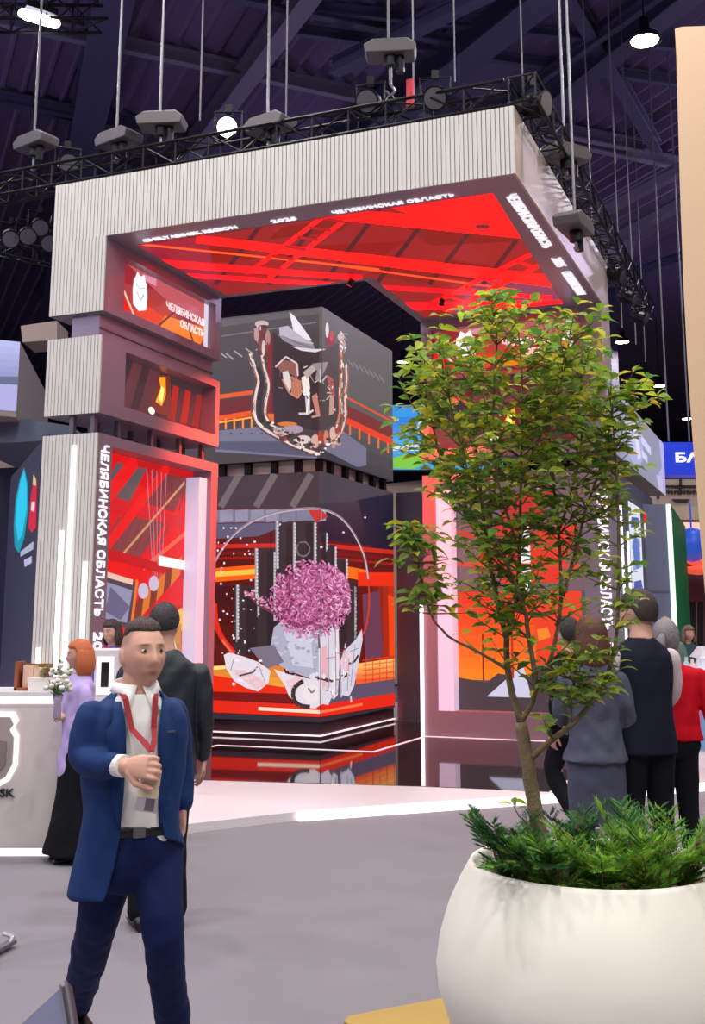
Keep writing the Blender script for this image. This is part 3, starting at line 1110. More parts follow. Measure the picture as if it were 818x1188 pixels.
# folds and joints of the hand
c.layer += 1
for (a, b_, w_) in (((380, 736), (381, 800), .9), ((388, 726), (389, 806), 1.2), ((394, 770), (395, 806), 1.0), ((404, 762), (402, 802), .8), ((411, 748), (406, 796), .8)):
    c.line(a, b_, w_, (150, 138, 156), up=False)
for (a, b_) in (((377, 764), (388, 762)), ((390, 758), (400, 756)), ((405, 756), (415, 752)), ((374, 800), (388, 804)), ((272, 764), (268, 778)), ((300, 770), (308, 792))):
    c.line(a, b_, .8, (130, 116, 132), up=False)
c.layer += 1
for k in range(34):
    x, y = rr.uniform(372, 412), rr.uniform(746, 808)
    c.line((x, y), (x + rr.uniform(-1, 1), y + rr.uniform(3, 9)), rr.uniform(.8, 1.8), rr.choice([(250, 246, 250), (196, 186, 204), (240, 206, 214)]), up=False)
for k in range(16):
    x, y = rr.uniform(268, 306), rr.uniform(766, 794)
    c.disc((x, y), rr.uniform(1, 4), rr.uniform(.8, 2), rr.choice([(248, 240, 246), (206, 190, 204), (240, 214, 220)]), n=8, up=False)
# pink blossoms
c.disc((360, 695), 40, 37, (140, 62, 104))
c.disc((372, 688), 34, 34, (164, 84, 130))
c.path([(290, 690), (302, 702), (322, 712), (336, 706)], 5, (110, 50, 70))
for lay in range(3):
    c.layer += 1
    for k in range(420):
        a, r_ = rr.uniform(0, 2 * PI), math.sqrt(rr.uniform(0, 1)) * (1.12 if lay else 1.0)
        x, y = 360 + 42 * r_ * math.cos(a), 695 + 41 * r_ * math.sin(a)
        col = [[(120, 44, 84), (150, 66, 112), (104, 36, 66)], [(196, 100, 156), (176, 84, 134), (214, 124, 174)], [(226, 146, 196), (206, 112, 160), (240, 190, 214)]][lay][k % 3]
        d = rr.uniform(0, PI)
        L = rr.uniform(.9, 3.2)
        if lay == 2 and (k % 3 == 2 and x < 380) and rr.random() < .6:
            continue
        c.line((x - L * math.cos(d), y - L * math.sin(d)), (x + L * math.cos(d), y + L * math.sin(d)), rr.uniform(.9, 1.9), col, up=False)
c.layer += 1
for k in range(46):
    t = rr.random()
    x, y = 286 + 40 * t + rr.uniform(-4, 4), 686 + 24 * t + rr.uniform(-6, 5)
    c.disc((x, y), rr.uniform(1, 2.2), rr.uniform(.8, 1.8), rr.choice([(206, 120, 160), (170, 80, 116), (226, 170, 196)]), n=6, up=False)
lo_s = c.mb.build('cube_screen', M_screen, lo)
# plinth with bright line
m = MB()
m.box(-2.3, .99, 1.375, 1.395, 0.115, 0.135, F)
m.box(.985, 1.005, 1.375, 4.5, 0.115, 0.135, F)
m.build('light_strip', mat('plinth_led', (245, 240, 250), 0.4, emit=.85), lo)
# grille seen between the two cubes
sp = thing('pillar_spacer', 'row of black brackets between the upper and lower LED cubes', 'spacer', F(0, 2.9, 3.95), ROT)
m = MB()
m.box(-2.1, 0.86, 1.56, 4.3, 3.95, 4.15, F)
m.build('spacer_core', mat('pale_core', (226, 210, 200), 0.7), sp)
for s in (-1.5, -.75, -.3, .15, .55, .9):
    m = MB()
    m.box(s - .05, s + .05, 1.46, 1.55, 3.95, 4.15, F)
    m.build('post', M_black, sp)
for t in (1.9, 2.5, 3.1, 3.7, 4.2):
    m = MB()
    m.box(.87, .95, t - .06, t + .06, 3.95, 4.15, F)
    m.build('post', M_black, sp)
# grey wall between tower and right leg
bw = thing('stand_back_wall', 'plain dark grey wall between the LED cubes and the right pillar', 'stand wall', F(1.7, 4.6, PLAT), ROT)
m = MB()
m.box(1.03, 2.9, 4.53, 4.7, PLAT, 3.95, F)
m.build('wall_panel', M_slate, bw)
m = MB()
m.box(1.03, 2.9, 4.5, 4.53, PLAT, PLAT + .03, F)
m.build('skirting', M_steel, bw)

# ------------------------------------------------------------------ platform, gloss floor, light lines
e0, e1, e2 = at_z(209, 968, 0), at_z(345, 952, 0), at_z(640, 931, 0)
e3 = at_z(818, 917, 0)
edge = [(-7.5, 9.62, 0), tuple(e0), tuple(e1), tuple(e2), tuple(e3)]
far = [(9.5, 16, 0), (6.5, 24, 0), (-7.5, 24, 0)]
m = MB()
m.prism([np.array(p, float) for p in edge + far], (0, 0, PLAT - .004))
st_plat = struct(m.build('floor_platform', M_white_floor))
m = MB()
gl = [F(-.05, -2.72, 0), F(1.55, -2.86, 0), F(3.85, -2.42, 0), F(5.1, -2.30, 0), F(5.1, 2.4, 0), F(5.0, 4.6, 0), F(-2.3, 4.6, 0), F(-2.3, 0, 0), F(-.05, 0, 0)]
m.prism([p + Z3 * (PLAT - .004) for p in gl], (0, 0, .006))
struct(m.build('floor_gloss', M_gloss))
# bright edge of the platform
ed = thing('platform_edge_light', 'white light strip running along the front edge of the platform', 'light strip', e1)
m = MB()
for a, b_ in ((e1, e2), (e2, e3)):
    d = (b_ - a) / np.linalg.norm(b_ - a)
    nrm = np.array([d[1], -d[0], 0])
    m.prism([a, b_, b_ + nrm * .05, a + nrm * .05], (0, 0, PLAT))
m.build('strip', mat('edge_led', (255, 250, 252), 0.4, emit=1.1), ed)
# inlaid light line in the gloss floor following the canopy's inner edge
il = thing('floor_light_line', 'thin white light line inlaid in the black floor below the canopy edge', 'light strip', F(2.25, .2, PLAT))
m = MB()
zz = PLAT + .003
P = [F(0.03, -2.7, zz), F(0.03, .12, zz), F(2.27, .2, zz), F(2.27, 2.3, zz), F(4.9, 2.3, zz)]
for a, b_ in zip(P, P[1:]):
    m.bar(a, b_, .03, .012)
m.build('line', mat('line_led', (235, 225, 232), 0.4, emit=0.7), il)

# added red fill spots under the canopy, imitating screen glow on the leg edges
for lab, P_, T_, w_, ang in (('added red fill spot imitating ceiling screen glow on the left pillars', F(2.12, -.22, ZS - .07), F(0, -.12, 3.2), RED_FILL_L, 62), ('added red fill spot imitating ceiling screen glow on the right pillars', F(2.98, 1.15, ZS - .08), F(2.34, 2.36, 3.2), RED_FILL_R, 60)):
    th = thing('red_fill_spot', lab, 'fill_spot', P_)
    d = (T_ - P_) / np.linalg.norm(T_ - P_)
    m = MB()
    m.tube([P_ - d * .05, P_ + d * .05], .04, 12)
    m.tube([P_, P_ + Z3 * .075], .015, 8)
    sb = m.build('fill_spot_body', M_black, th)
    m = MB()
    m.tube([P_ + d * .05, P_ + d * .054], .034, 12)
    m.build('lens', mat('red_fill_lens', (255, 60, 40), .4, emit=2.0), sb)
    ld = bpy.data.lights.new('red_fill', 'SPOT')
    ld.energy, ld.color, ld.spot_size, ld.spot_blend, ld.shadow_soft_size = w_, (1, .075, .03), math.radians(ang), .9, .04
    lo_ = bpy.data.objects.new('red_fill', ld)
    lo_.location = tuple(P_ + d * .06)
    lo_.rotation_euler = Vector(d).to_track_quat('-Z', 'Y').to_euler()
    COL.objects.link(lo_)
# ------------------------------------------------------------------ hall
M_roof = mat('roof_sheet', (96, 82, 116), 0.7)
M_beam = mat('beam_grey', (122, 116, 136), 0.6)
M_beam_d = mat('beam_dark', (72, 70, 98), 0.6)
M_hallwall = mat('hall_wall', (38, 34, 52), 0.9)
m = MB()
m.box(-45, 45, -25, 80, -0.2, 0.0)
struct(m.build('floor', M_carpet))
R1 = np.array([math.cos(0.40), math.sin(0.40), 0])
R2 = np.array([-math.sin(0.40), math.cos(0.40), 0])
RZ = 15.0
m = MB()     # corrugated sheet, ribs along R2
n0, n1, pt = -70, 90, 0.5
prof = []
x = n0
while x < n1:
    prof += [(x, 0.0), (x + .07, 0.0), (x + .085, .13), (x + .195, .13)]
    x += pt
rs = []
for y in (-60, 110):
    rs.append([R1 * a + R2 * y + Z3 * (RZ + dz) for a, dz in prof])
vs = rs[0] + rs[1]
N = len(prof)
m.add(vs, [(i, i + N, i + N + 1, i + 1) for i in range(N - 1)])
struct(m.build('ceiling', M_roof))
for nm, bx in (('wall_back', (-45, 45, 78, 79, 0, 16)), ('wall_left', (-46, -45, -25, 79, 0, 16)), ('wall_right', (45, 46, -25, 79, 0, 16)), ('wall_front', (-45, 45, -26, -25, 0, 16))):
    m = MB()
    m.box(*bx)
    struct(m.build(nm, M_hallwall))


def beam(uv0, uv1, z, w, h, ma, ext=(0, 0), nm='trim_1'):
    a, b_ = at_z(*uv0, z), at_z(*uv1, z)
    d = (b_ - a)
    a, b_ = a - d * ext[0], b_ + d * ext[1]
    m = MB()
    d = d / np.linalg.norm(d)
    # I-section
    m.bar(a, b_, w, .06)
    m.bar(a + Z3 * h, b_ + Z3 * h, w, .06)
    m.bar(a + Z3 * h / 2, b_ + Z3 * h / 2, w * .3, h)
    return struct(m.build(nm, ma))


k = 1
for (a, b_, z, w, h, ma, e) in [((360, 0), (268, 122), 14.2, .42, .5, M_beam, (3, 3)), ((640, -5), (500, 105), 14.0, .75, .8, M_beam_d, (3, 3)), ((135, -10), (95, 185), 14.0, .8, .9, M_beam_d, (3, 2)),
                                ((800, 0), (640, 125), 14.2, .5, .5, M_beam_d, (3, 3)), ((770, -5), (600, 115), 14.4, .16, .2, M_beam_d, (3, 3)), ((660, 0), (762, 177), 14.5, .3, .3, M_beam_d, (.5, 0)),
                                ((136, 57), (410, 115), 14.6, .2, .3, M_beam, (2, 2)), ((0, 120), (60, 132), 14.6, .2, .3, M_beam_d, (1, 1)), ((655, 158), (745, 175), 14.6, .2, .3, M_beam, (.2, .0)),
                                ((500, 60), (800, 100), 14.7, .14, .2, M_beam_d, (.5, .5)), ((120, 145), (300, 175), 14.6, .2, .3, M_beam_d, (.5, .5)), ((430, 20), (818, 60), 14.7, .14, .2, M_beam_d, (.3, .5)),
                                ((690, 255), (790, 202), 13.5, .25, .3, M_beam, (.3, .5)), ((730, 272), (795, 238), 13.2, .3, .3, M_beam, (.3, .5)), ((180, -20), (420, 30), 14.6, .2, .3, M_beam_d, (.5, .5)),
                                ((710, 330), (800, 300), 13.5, .25, .3, M_beam_d, (.5, .8)), ((440, 60), (560, 0), 13.8, .3, .3, M_beam_d, (.5, .8)), ((0, 290), (60, 270), 13.8, .3, .3, M_beam_d, (.5, .0))]:
    beam(a, b_, z, w, h, ma, e, 'trim_%d' % k)
    k += 1
# columns of the hall far behind
for (u, y) in ((116, 30), (712, 42), (560, 60)):
    P = at_y(u, 600, y)
    m = MB()
    m.box(P[0] - .35, P[0] + .35, y - .35, y + .35, 0, 14.5)
    struct(m.build('trim_%d' % k, M_beam_d))
    k += 1

# ---- high bay lamps
M_lamp = mat('lamp_glow', (255, 240, 210), 0.5, emit=22)
M_lampc = mat('lamp_glow_cool', (240, 244, 255), 0.5, emit=14)
lamp0 = thing('hall_lamp', 'round warm hall lamp high beside the beige pillar', 'lamp', (0, 0, 12))
m = MB()
m.lathe([(.05, .45), (.09, .44), (.1, .2), (.26, .1), (.30, 0), (.27, 0), (.24, .05)], (0, 0, 12), 24)
hs = m.build('housing', M_black, lamp0, smooth=True)
m = MB()
m.lathe([(.24, -.0), (.24, .03)], (0, 0, 12.0), 24)
m.build('diffuser', M_lamp, hs)
m = MB()
m.tube([(0, 0, 12.44), (0, 0, 15)], .015, 6)
m.build('rod', M_black, lamp0)
LP = [((5.26, 18.45), None), ((10.1, 40.45), 'hall lamp shining right of the canopy, highest of the far row'), ((13.65, 48.4), 'hall lamp in the far row above the blue sign, second down'),
      ((17.3, 56.6), 'hall lamp in the far row nearest the beige pillar, lowest of three'), ((2.05, 43.7), 'hall lamp glimpsed between the LED cubes and the right pillar')]
for i, ((x, y), lab) in enumerate(LP):
    if lab is None:
        lamp0.location = (x, y, 12)
        MW[lamp0.name] = Matrix.Translation((x, y, 12))
    else:
        dup(lamp0, (x, y, 12), lab)
n = 0


def lamp_light(x, y, z, w, col=(1, .96, .92), size=.5):
    d = bpy.data.lights.new('lamp_light', 'AREA')
    d.shape = 'DISK'
    d.size = size
    d.energy = w
    d.color = col
    o = bpy.data.objects.new('lamp_light', d)
    o.location = (x, y, z)
    COL.objects.link(o)
    return o


for (x, y), lab in LP:
    lamp_light(x, y, 11.97, 260, (1, .93, .84))
for x in (-9, -3, 3, 9):
    for y in (-7, -1, 5, 11):
        lamp_light(x, y, 11.97, LAMP_W, (1, .967, .955), .6)
for x in (-9, 9):
    for y in (17, 24):
        lamp_light(x, y, 11.97, LAMP_W * .6, (.95, .95, 1), .6)
W = bpy.data.worlds.new('hall_air')
W.use_nodes = True
W.node_tree.nodes['Background'].inputs[0].default_value = (.02, .018, .035, 1)
SC.world = W
# ------------------------------------------------------------------ trusses, hoists, stage lights over the canopy
def truss(name, lab, P, Q, w=.29, r=.022, parent_cat='truss', seg=.45):
    P, Q = np.array(P, float), np.array(Q, float)
    th = thing(name, lab, parent_cat, P)
    d = (Q - P)
    L = np.linalg.norm(d)
    d /= L
    s = np.cross(d, Z3)
    s /= np.linalg.norm(s)
    cs = [s * a * w / 2 + Z3 * b_ * w / 2 for a, b_ in ((-1, -1), (1, -1), (1, 1), (-1, 1))]
    for c_ in cs:
        m = MB()
        m.tube([P + c_, Q + c_], r, 8)
        m.build('chord', M_black, th)
    m = MB()
    n = int(L / seg)
    for i in range(n):
        a, b_ = P + d * (i * L / n), P + d * ((i + 1) * L / n)
        for j in range(4):
            c0, c1 = cs[j], cs[(j + 1) % 4]
            if i % 2:
                c0, c1 = c1, c0
            m.tube([a + c0, b_ + c1], r * .55, 5)
        for j in range(4):
            m.tube([a + cs[j], a + cs[(j + 1) % 4]], r * .55, 5)
    m.build('lattice', M_black, th)
    return th


ZTR = 7.30
truss('lighting_truss', 'black box truss lying along the top of the ribbed canopy front', F(-3.6, -2.72, ZTR), F(4.98, -2.72, ZTR))
truss('lighting_truss', 'black box truss running back over the champagne right side of the canopy', F(5.18, -2.9, ZTR), F(5.18, 6.6, ZTR))
tl0, tl1 = at_y(-60, 12, 16), at_y(122, 14, 17)
truss('lighting_truss', 'grey truss with a cold tube lamp hanging in the upper left corner', tl0, tl1, .5, .03)
tb = thing('tube_lamp', 'cold white tube lamp on the truss in the upper left corner', 'lamp', at_y(46, 16, 16.2))
a, b_ = at_y(28, 8, 16.2), at_y(64, 19, 16.5)
m = MB()
m.tube([a - Z3 * .12, b_ - Z3 * .12], .085, 12, round_ends=True)
tube_mb = m
m = MB()
m.bar(a + Z3 * .02, b_ + Z3 * .02, .26, .1)
hs = m.build('housing', M_black, tb)
tube_mb.build('tube', M_lampc, hs)
d_ = bpy.data.lights.new('tube_light', 'AREA')
d_.size, d_.energy, d_.color = .4, 90, (.85, .9, 1)
o_ = bpy.data.objects.new('tube_light', d_)
o_.location = tuple((a + b_) / 2 - Z3 * .3)
COL.objects.link(o_)


def hoist(P, lab, rot, red=False):
    P = np.array(P, float)
    th = thing('chain_hoist', lab, 'chain hoist', P, rot, 'chain hoists carrying the canopy truss')
    R = lambda x, y, z: P + np.array([x * math.cos(rot) - y * math.sin(rot), x * math.sin(rot) + y * math.cos(rot), z])
    m = MB()
    m.prism([R(-.27, -.13, 0.0), R(.27, -.13, 0.0), R(.3, -.13, .1), R(.2, -.13, .17), R(-.2, -.13, .17), R(-.3, -.13, .1)], R(0, .3, 0) - R(0, 0, 0))
    m.build('motor_cover', M_hoist, th, bevel=.015)
    m = MB()
    m.tube([R(0, 0, 0), R(0, 0, -.12)], .075, 12)
    m.tube([R(.11, 0, 0), R(.11, 0, -.2)], .05, 10)
    mo = m.build('motor', M_black, th, smooth=False)
    m = MB()
    m.tube([R(-.02, 0, .17), R(-.02, 0, 15.0 - P[2])], .018, 6)
    m.build('cable', M_steel, th)
    m = MB()
    hl = min(1.0, max(.3, (P[2] - .12 - (ZTR + .18)) / .36)) if P[2] < ZTR + .66 else 1.0
    m.tube([R(0, 0, -.10), R(0, 0, -.12 - .22 * hl), R(.05, 0, -.12 - .30 * hl), R(0, 0, -.12 - .36 * hl), R(-.05, 0, -.12 - .30 * hl)], .02, 8)
    m.build('hook', M_steel, mo)
    m = MB()
    if P[2] - .45 > ZTR:
        m.tube([R(0, 0, -.46), R(-.13, 0, ZTR - P[2] + .1)], .018, 6)
        m.tube([R(0, 0, -.46), R(.13, 0, ZTR - P[2] + .1)], .018, 6)
        m.build('sling', M_black, th)
    if red:
        m = MB()
        m.tube([R(.22, 0, -.3), R(.22, 0, -.62)], .045, 10)
        m.build('red_chain_bag', mat('red_bag', (200, 24, 44), 0.6), th)
    return th


def front_at(u, v, t=-2.72):
    return on_plane(u, v, F(0, t, 0), B3)


def side_at(u, v, s=5.18):
    return on_plane(u, v, F(s, 0, 0), A3)


for u, v, lab, red in ((40, 172, 'chain hoist left of the canopy above the free truss end', 0), (136, 168, 'small chain hoist over the left end of the canopy front', 0), (187, 148, 'chain hoist third from the left over the canopy front', 0),
                       (312, 152, 'chain hoist just right of the glaring stage light', 0), (453, 66, 'highest chain hoist, with a red chain bag, over the canopy front', 1)):
    hoist(front_at(u, v), lab, ROT + (.3 if u % 2 else -.25), red)
for u, v, lab in ((657, 186, 'chain hoist on the right truss nearest the canopy corner'), (668, 268, 'chain hoist on the right truss second from the corner')):
    hoist(side_at(u, v, 5.3 if v < 200 else 5.5), lab, ROT + (.9 if v < 200 else 1.45))
# extra hanging cables
M_cab = mat('cable_grey', (112, 108, 116), 0.6)
for i, (u, y, v1) in enumerate([(232, 13.3, 140), (332, 12.9, 140), (480, 12.2, 112), (607, 14, 112), (528, 14, 95), (690, 20, 330), (722, 22, 380), (738, 22, 400), (749, 26, 420), (714, 21, 190)]):
    P = at_y(u, v1, y)
    m = MB()
    m.tube([P, (P[0], P[1], 15)], .012, 5)
    o = m.build('hanging_cable', M_cab)
    tag(o, ['thin cable hanging to the canopy truss left of the glaring stage light', 'thin cable hanging beside the fourth chain hoist', 'thin cable right of the highest chain hoist', 'thin cable hanging to the corner of the canopy truss',
            'thin cable between highest chain hoist and canopy corner', 'loose cable hanging behind the canopy leg on the right', 'loose cable hanging by the highest far hall lamp', 'loose cable right of the highest far hall lamp',
            'loose cable hanging by the end of the right truss', 'loose cable hanging over the right truss near its first hoist'][i], 'cable', 'cables hanging from the roof')


def stage_light(P, lab, tilt=(0, -1, -.4), on=False, k=1.0):
    P = np.array(P, float)
    th = thing('stage_light', lab, 'stage light', P)
    d = np.array(tilt, float)
    d /= np.linalg.norm(d)
    m = MB()
    m.tube([P - d * .16 * k, P - d * .05 * k, P + d * .12 * k, P + d * .16 * k], [.07 * k, .12 * k, .13 * k, .14 * k], 14)
    lh = m.build('lamp_head', M_black, th)
    s = np.cross(d, Z3)
    s /= np.linalg.norm(s)
    m = MB()
    m.tube([P - s * .16 * k, P - s * .17 * k + Z3 * .22 * k, P + s * .17 * k + Z3 * .22 * k, P + s * .16 * k], .016 * k, 6)
    yk = m.build('yoke', M_black, th)
    m = MB()
    m.tube([P + d * .158 * k, P + d * .166 * k], .12 * k, 14)
    m.build('lens', M_lamp if on else M_steel, lh)
    m = MB()
    m.box(P[0] - .04, P[0] + .04, P[1] - .04, P[1] + .04, P[2] + .2 * k, P[2] + .3 * k)
    m.build('clamp', M_black, yk)
    return th


stage_light(front_at(265, 149, -2.4), 'glaring round stage light on the truss above the canopy front', (0.0, -1, -.35), True, 1.0)
stage_light(side_at(617, 122), 'unlit grey stage light at the right corner of the canopy truss', (.8, -.6, -.2), False, 1.1)
stage_light(front_at(78, 190, -2.4), 'unlit stage light on the truss left of the canopy corner', (.4, -.9, -.4))
stage_light(side_at(712, 318), 'unlit stage light on the right truss, third from its far end', (.8, -.4, -.4), False, .9)
stage_light(side_at(727, 345), 'unlit stage light on the right truss, second from its far end', (.8, -.4, -.4), False, .9)
stage_light(side_at(741, 368), 'unlit stage light at the far end of the right truss', (.8, -.4, -.4), False, .9)
stage_light(front_at(430, 118), 'unlit stage light on the truss beside the highest hoist', (-.3, -.9, -.4))
stage_light(front_at(505, 112), 'unlit stage light on the truss right of the highest hoist', (-.1, -.9, -.6))
# distant rig at the left
rg0, rg1 = at_y(-30, 280, 24), at_y(64, 300, 24)
truss('lighting_truss', 'distant dark truss seen left of the ribbed canopy leg', rg0, rg1, .35, .025)
for i, (u, v) in enumerate(((12, 275), (32, 272), (46, 262), (57, 280))):
    stage_light(at_y(u, v, 23.9), ['leftmost moving head lamp on the distant truss', 'second moving head lamp on the distant truss at left', 'third moving head lamp on the distant truss at left', 'moving head lamp on the distant truss nearest the canopy leg'][i], (.3, -.8, -.5), False, 1.5)
# added violet fill lights without fixtures, shining up to brighten the roof
for (x, y, z, w) in ((-9, 20, 8.5, UP_W), (3, 17, 8.5, UP_W), (12, 26, 9, UP_W), (-1, 30, 9, UP_W), (14, 40, 9, UP_W)):
    d_ = bpy.data.lights.new('roof_fill', 'AREA')
    d_.shape, d_.size, d_.energy, d_.color = 'DISK', .6, w, (.58, .47, 1)
    o_ = bpy.data.objects.new('roof_fill', d_)
    o_.location = (x, y, z)
    o_.rotation_euler = (PI, 0, 0)
    COL.objects.link(o_)

for sg, y in ((-1, 14), (-1, 24), (-1, 36), (1, 14), (1, 24), (1, 36)):  # added lights without fixtures, raking across the roof ribs for contrast
    P = R1 * (25 * sg) + R2 * y + Z3 * 13.4
    d_ = bpy.data.lights.new('rake_light', 'AREA')
    d_.shape, d_.size, d_.energy, d_.color = 'DISK', .8, RAKE_W * (1 if sg < 0 else .35), (.74, .62, 1)
    o_ = bpy.data.objects.new('rake_light', d_)
    o_.location = tuple(P)
    o_.rotation_euler = Vector(-R1 * sg + Z3 * .06).to_track_quat('-Z', 'Y').to_euler()
    COL.objects.link(o_)

# ------------------------------------------------------------------ neighbouring stands, left
M_beige = mat('beige_panel', (196, 176, 160), 0.6)
M_boothgrey = mat('booth_grey', (150, 134, 132), 0.55)
M_navy = mat('navy_wall', (30, 32, 64), 0.6)
M_cream = mat('cream_counter', (214, 204, 202), 0.5)


def px_prism(pts, y, depth, mb=None):
    m = mb or MB()
    m.prism([at_y(u, v, y) for u, v in pts], (0, depth, 0))
    return m


lb = thing('neighbour_booth', 'grey hanging booth block with lilac screen at the left edge', 'booth', at_y(10, 500, 19))
P0, P1 = at_y(21, 397, 19), at_y(21, 484, 19)
zt, zb_ = P0[2], P1[2]
sc0, far_ = at_y(-60, 440, 18.4), at_y(58, 440, 24.0)
xl, xr = sc0[0], (P0[0] + P1[0]) / 2
m = MB()
m.prism([(xl, 18.5, zb_), (xr, 19, zb_), (far_[0], 24, zb_), (xl - 1, 24, zb_)], (0, 0, zt - zb_))
m.build('booth_shell', M_boothgrey, lb)
ex = np.array([xr - xl, .5, 0])
wl = np.linalg.norm(ex)
ex /= wl
c = Pic([(np.array([xl, 18.49, zb_ + .1]), ex, Z3, [(0, 0), (wl, 0), (wl, zt - zb_ - .1), (0, zt - zb_ - .1)])], (wl, zt - zb_ - .1))
c.fill((160, 164, 222))
c.blend((0, 1), (1, 1), (1, .45), (0, .45), (186, 190, 240), (140, 146, 196), 6)
c.poly([(0, .42), (1, .5), (1, .38), (0, .34)], (92, 100, 140))
c.poly([(0, .34), (1, .38), (1, 0), (0, 0)], (176, 172, 226))
c.mb.build('booth_screen', M_screen, lb)
rb = thing('booth_roof_box', 'small beige box on top of the grey booth beside the canopy leg', 'booth', at_y(42, 395, 24.5))
m = px_prism([(24, 378), (66, 372), (66, 394), (26, 397)], 24.6, 1.0)
m.build('box_shell', M_beige, rb)
# curved underside slab below the booth
m = px_prism([(-40, 488), (30, 486), (82, 494), (82, 506), (40, 512), (-40, 516)], 19.5, 3.0)
m.build('underside_slab', mat('soffit_blue', (92, 100, 122), 0.5), lb)
m = px_prism([(-60, 518), (60, 512), (60, 815), (-60, 815)], 25, .4)
o = m.build('beige_fascia', M_beige)
tag(o, 'beige wall of a far stand seen as a band under the blue grey slab', 'stand wall')
# angled dark wall with cyan and red picture
wd = ray(-130, 720)
wd = np.array([wd[0], wd[1], 0])
wd /= np.linalg.norm(wd)
w0 = F(-.84, -2.75, 0)
w0[2] = 0
aw = thing('neighbour_wall', 'dark angled wall with cyan and red picture left of the ribbed pillar', 'stand wall', w0 + wd * 2)
top = on_plane(50, 510, w0, np.cross(wd, Z3))[2]
m = MB()
nrm = -np.cross(wd, Z3)
m.prism([w0, w0 + wd * 4.4, w0 + wd * 4.4 - nrm * .2, w0 - nrm * .2], (0, 0, top))
m.build('wall_panel', mat('wall_blue_grey', (74, 76, 98), 0.5), aw)
c = Pic([(w0 + nrm * .006, wd * -1 * -1, Z3, [(0, .2), (4.3, .2), (4.3, top), (0, top)])])
c.R[0] = (c.R[0][0], -wd, Z3, nrm, [(-4.3, .2), (-.02, .2), (-.02, top), (-4.3, top)])
c.poly([(28, 542), (32, 560), (33, 590), (28, 625), (22, 642), (17, 634), (16, 610), (18, 580), (23, 556)], (20, 150, 176))
c.poly([(28, 546), (31, 562), (31, 590), (26, 620), (21, 628), (18, 606), (20, 580), (24, 558)], (40, 200, 240))
c.poly([(40, 552), (43, 560), (42, 612), (37, 618), (33, 612), (36, 574)], (206, 34, 62))
c.poly([(39, 550), (42, 556), (42, 564), (38, 562)], (214, 196, 150))
c.poly([(37, 582), (41, 582), (40, 594), (36, 592)], (246, 200, 220))
c.poly([(24, 640), (39, 628), (39, 637), (24, 646)], (172, 176, 206))
c.poly([(28, 650), (37, 645), (37, 653), (29, 658)], (186, 182, 220))
c.mb.build('wall_picture', M_screen, aw)
m = px_prism([(-80, 546), (26, 542), (30, 880), (-80, 880)], 23.5, .2)
o = m.build('partition', M_navy)
tag(o, 'dark navy partition behind the angled wall at the left edge', 'partition')

# ------------------------------------------------------------------ reception counter
cy = 8.85
z0, z1 = 0.0, at_y(30, 805, cy)[2]
xr = at_y(74, 900, cy)[0]
xl = -4.6
rc = thing('reception_counter', 'cream reception counter with bright top edge and backlit emblem', 'counter', ((xl + xr) / 2, cy + .3, 0))
m = MB()
m.box(xl, xr, cy, cy + .6, .06, z1 - .07)
cb = m.build('counter_body', M_cream, rc, bevel=.01)
m = MB()
m.box(xl, xr + .02, cy - .03, cy + .65, z1 - .02, z1 + .015)
m.build('countertop', mat('white_top', (235, 232, 236), 0.3), rc)
m = MB()
m.box(xl, xr + .005, cy - .012, cy + .6, z1 - .07, z1 - .02)
m.build('light_strip', mat('counter_led', (255, 252, 255), 0.4, emit=1.3), rc)
m = MB()
m.box(xl, xr - .03, cy + .03, cy + .5, 0, .06)
m.build('plinth_light', mat('counter_led_low', (255, 250, 250), 0.4, emit=1.2), rc)
# backlit crest, mostly outside the frame
cx_, cz_ = at_y(-9, 870, cy)[0], at_y(-9, 868, cy)[2]
S_ = .0069
shape = [(-20, 34), (20, 34), (24, 26), (20, 20), (25, 12), (25, -16), (18, -30), (8, -36), (0, -42), (-8, -36), (-18, -30), (-25, -16), (-25, 12), (-20, 20), (-24, 26)]
m = MB()
m.prism([(cx_ + x * S_ * 1.16, cy - .012, cz_ + z * S_ * 1.14) for x, z in shape], (0, .008, 0))
m.build('emblem_halo', mat('halo_led', (255, 252, 255), 0.4, emit=1.3), cb)
m = MB()
m.prism([(cx_ + x * S_, cy - .05, cz_ + z * S_) for x, z in shape], (0, .03, 0))
m.build('emblem', mat('emblem_grey', (186, 172, 170), 0.4, metal=.3), cb)
m = MB()
for sx in (-1, 1):
    m.prism([(cx_ + sx * (4 + x) * S_, cy - .06, cz_ + z * S_) for x, z in ((0, 10), (14, 8), (14, -16), (4, -28), (0, -30))], (0, .01, 0))
m.build('emblem_relief', mat('emblem_relief', (150, 136, 138), 0.4, metal=.3), cb)
tx1 = at_y(17, 920, cy)[0]
tz = at_y(10, 924, cy)[2]
text_mb('CHELYABINSK', (tx1, cy - .002, tz), (1, 0, 0), (0, 0, 1), height=.058, width=.62, align=1.0, depth=.012, bold=.02).build('counter_lettering', mat('dark_letter', (40, 36, 40), 0.5), cb)
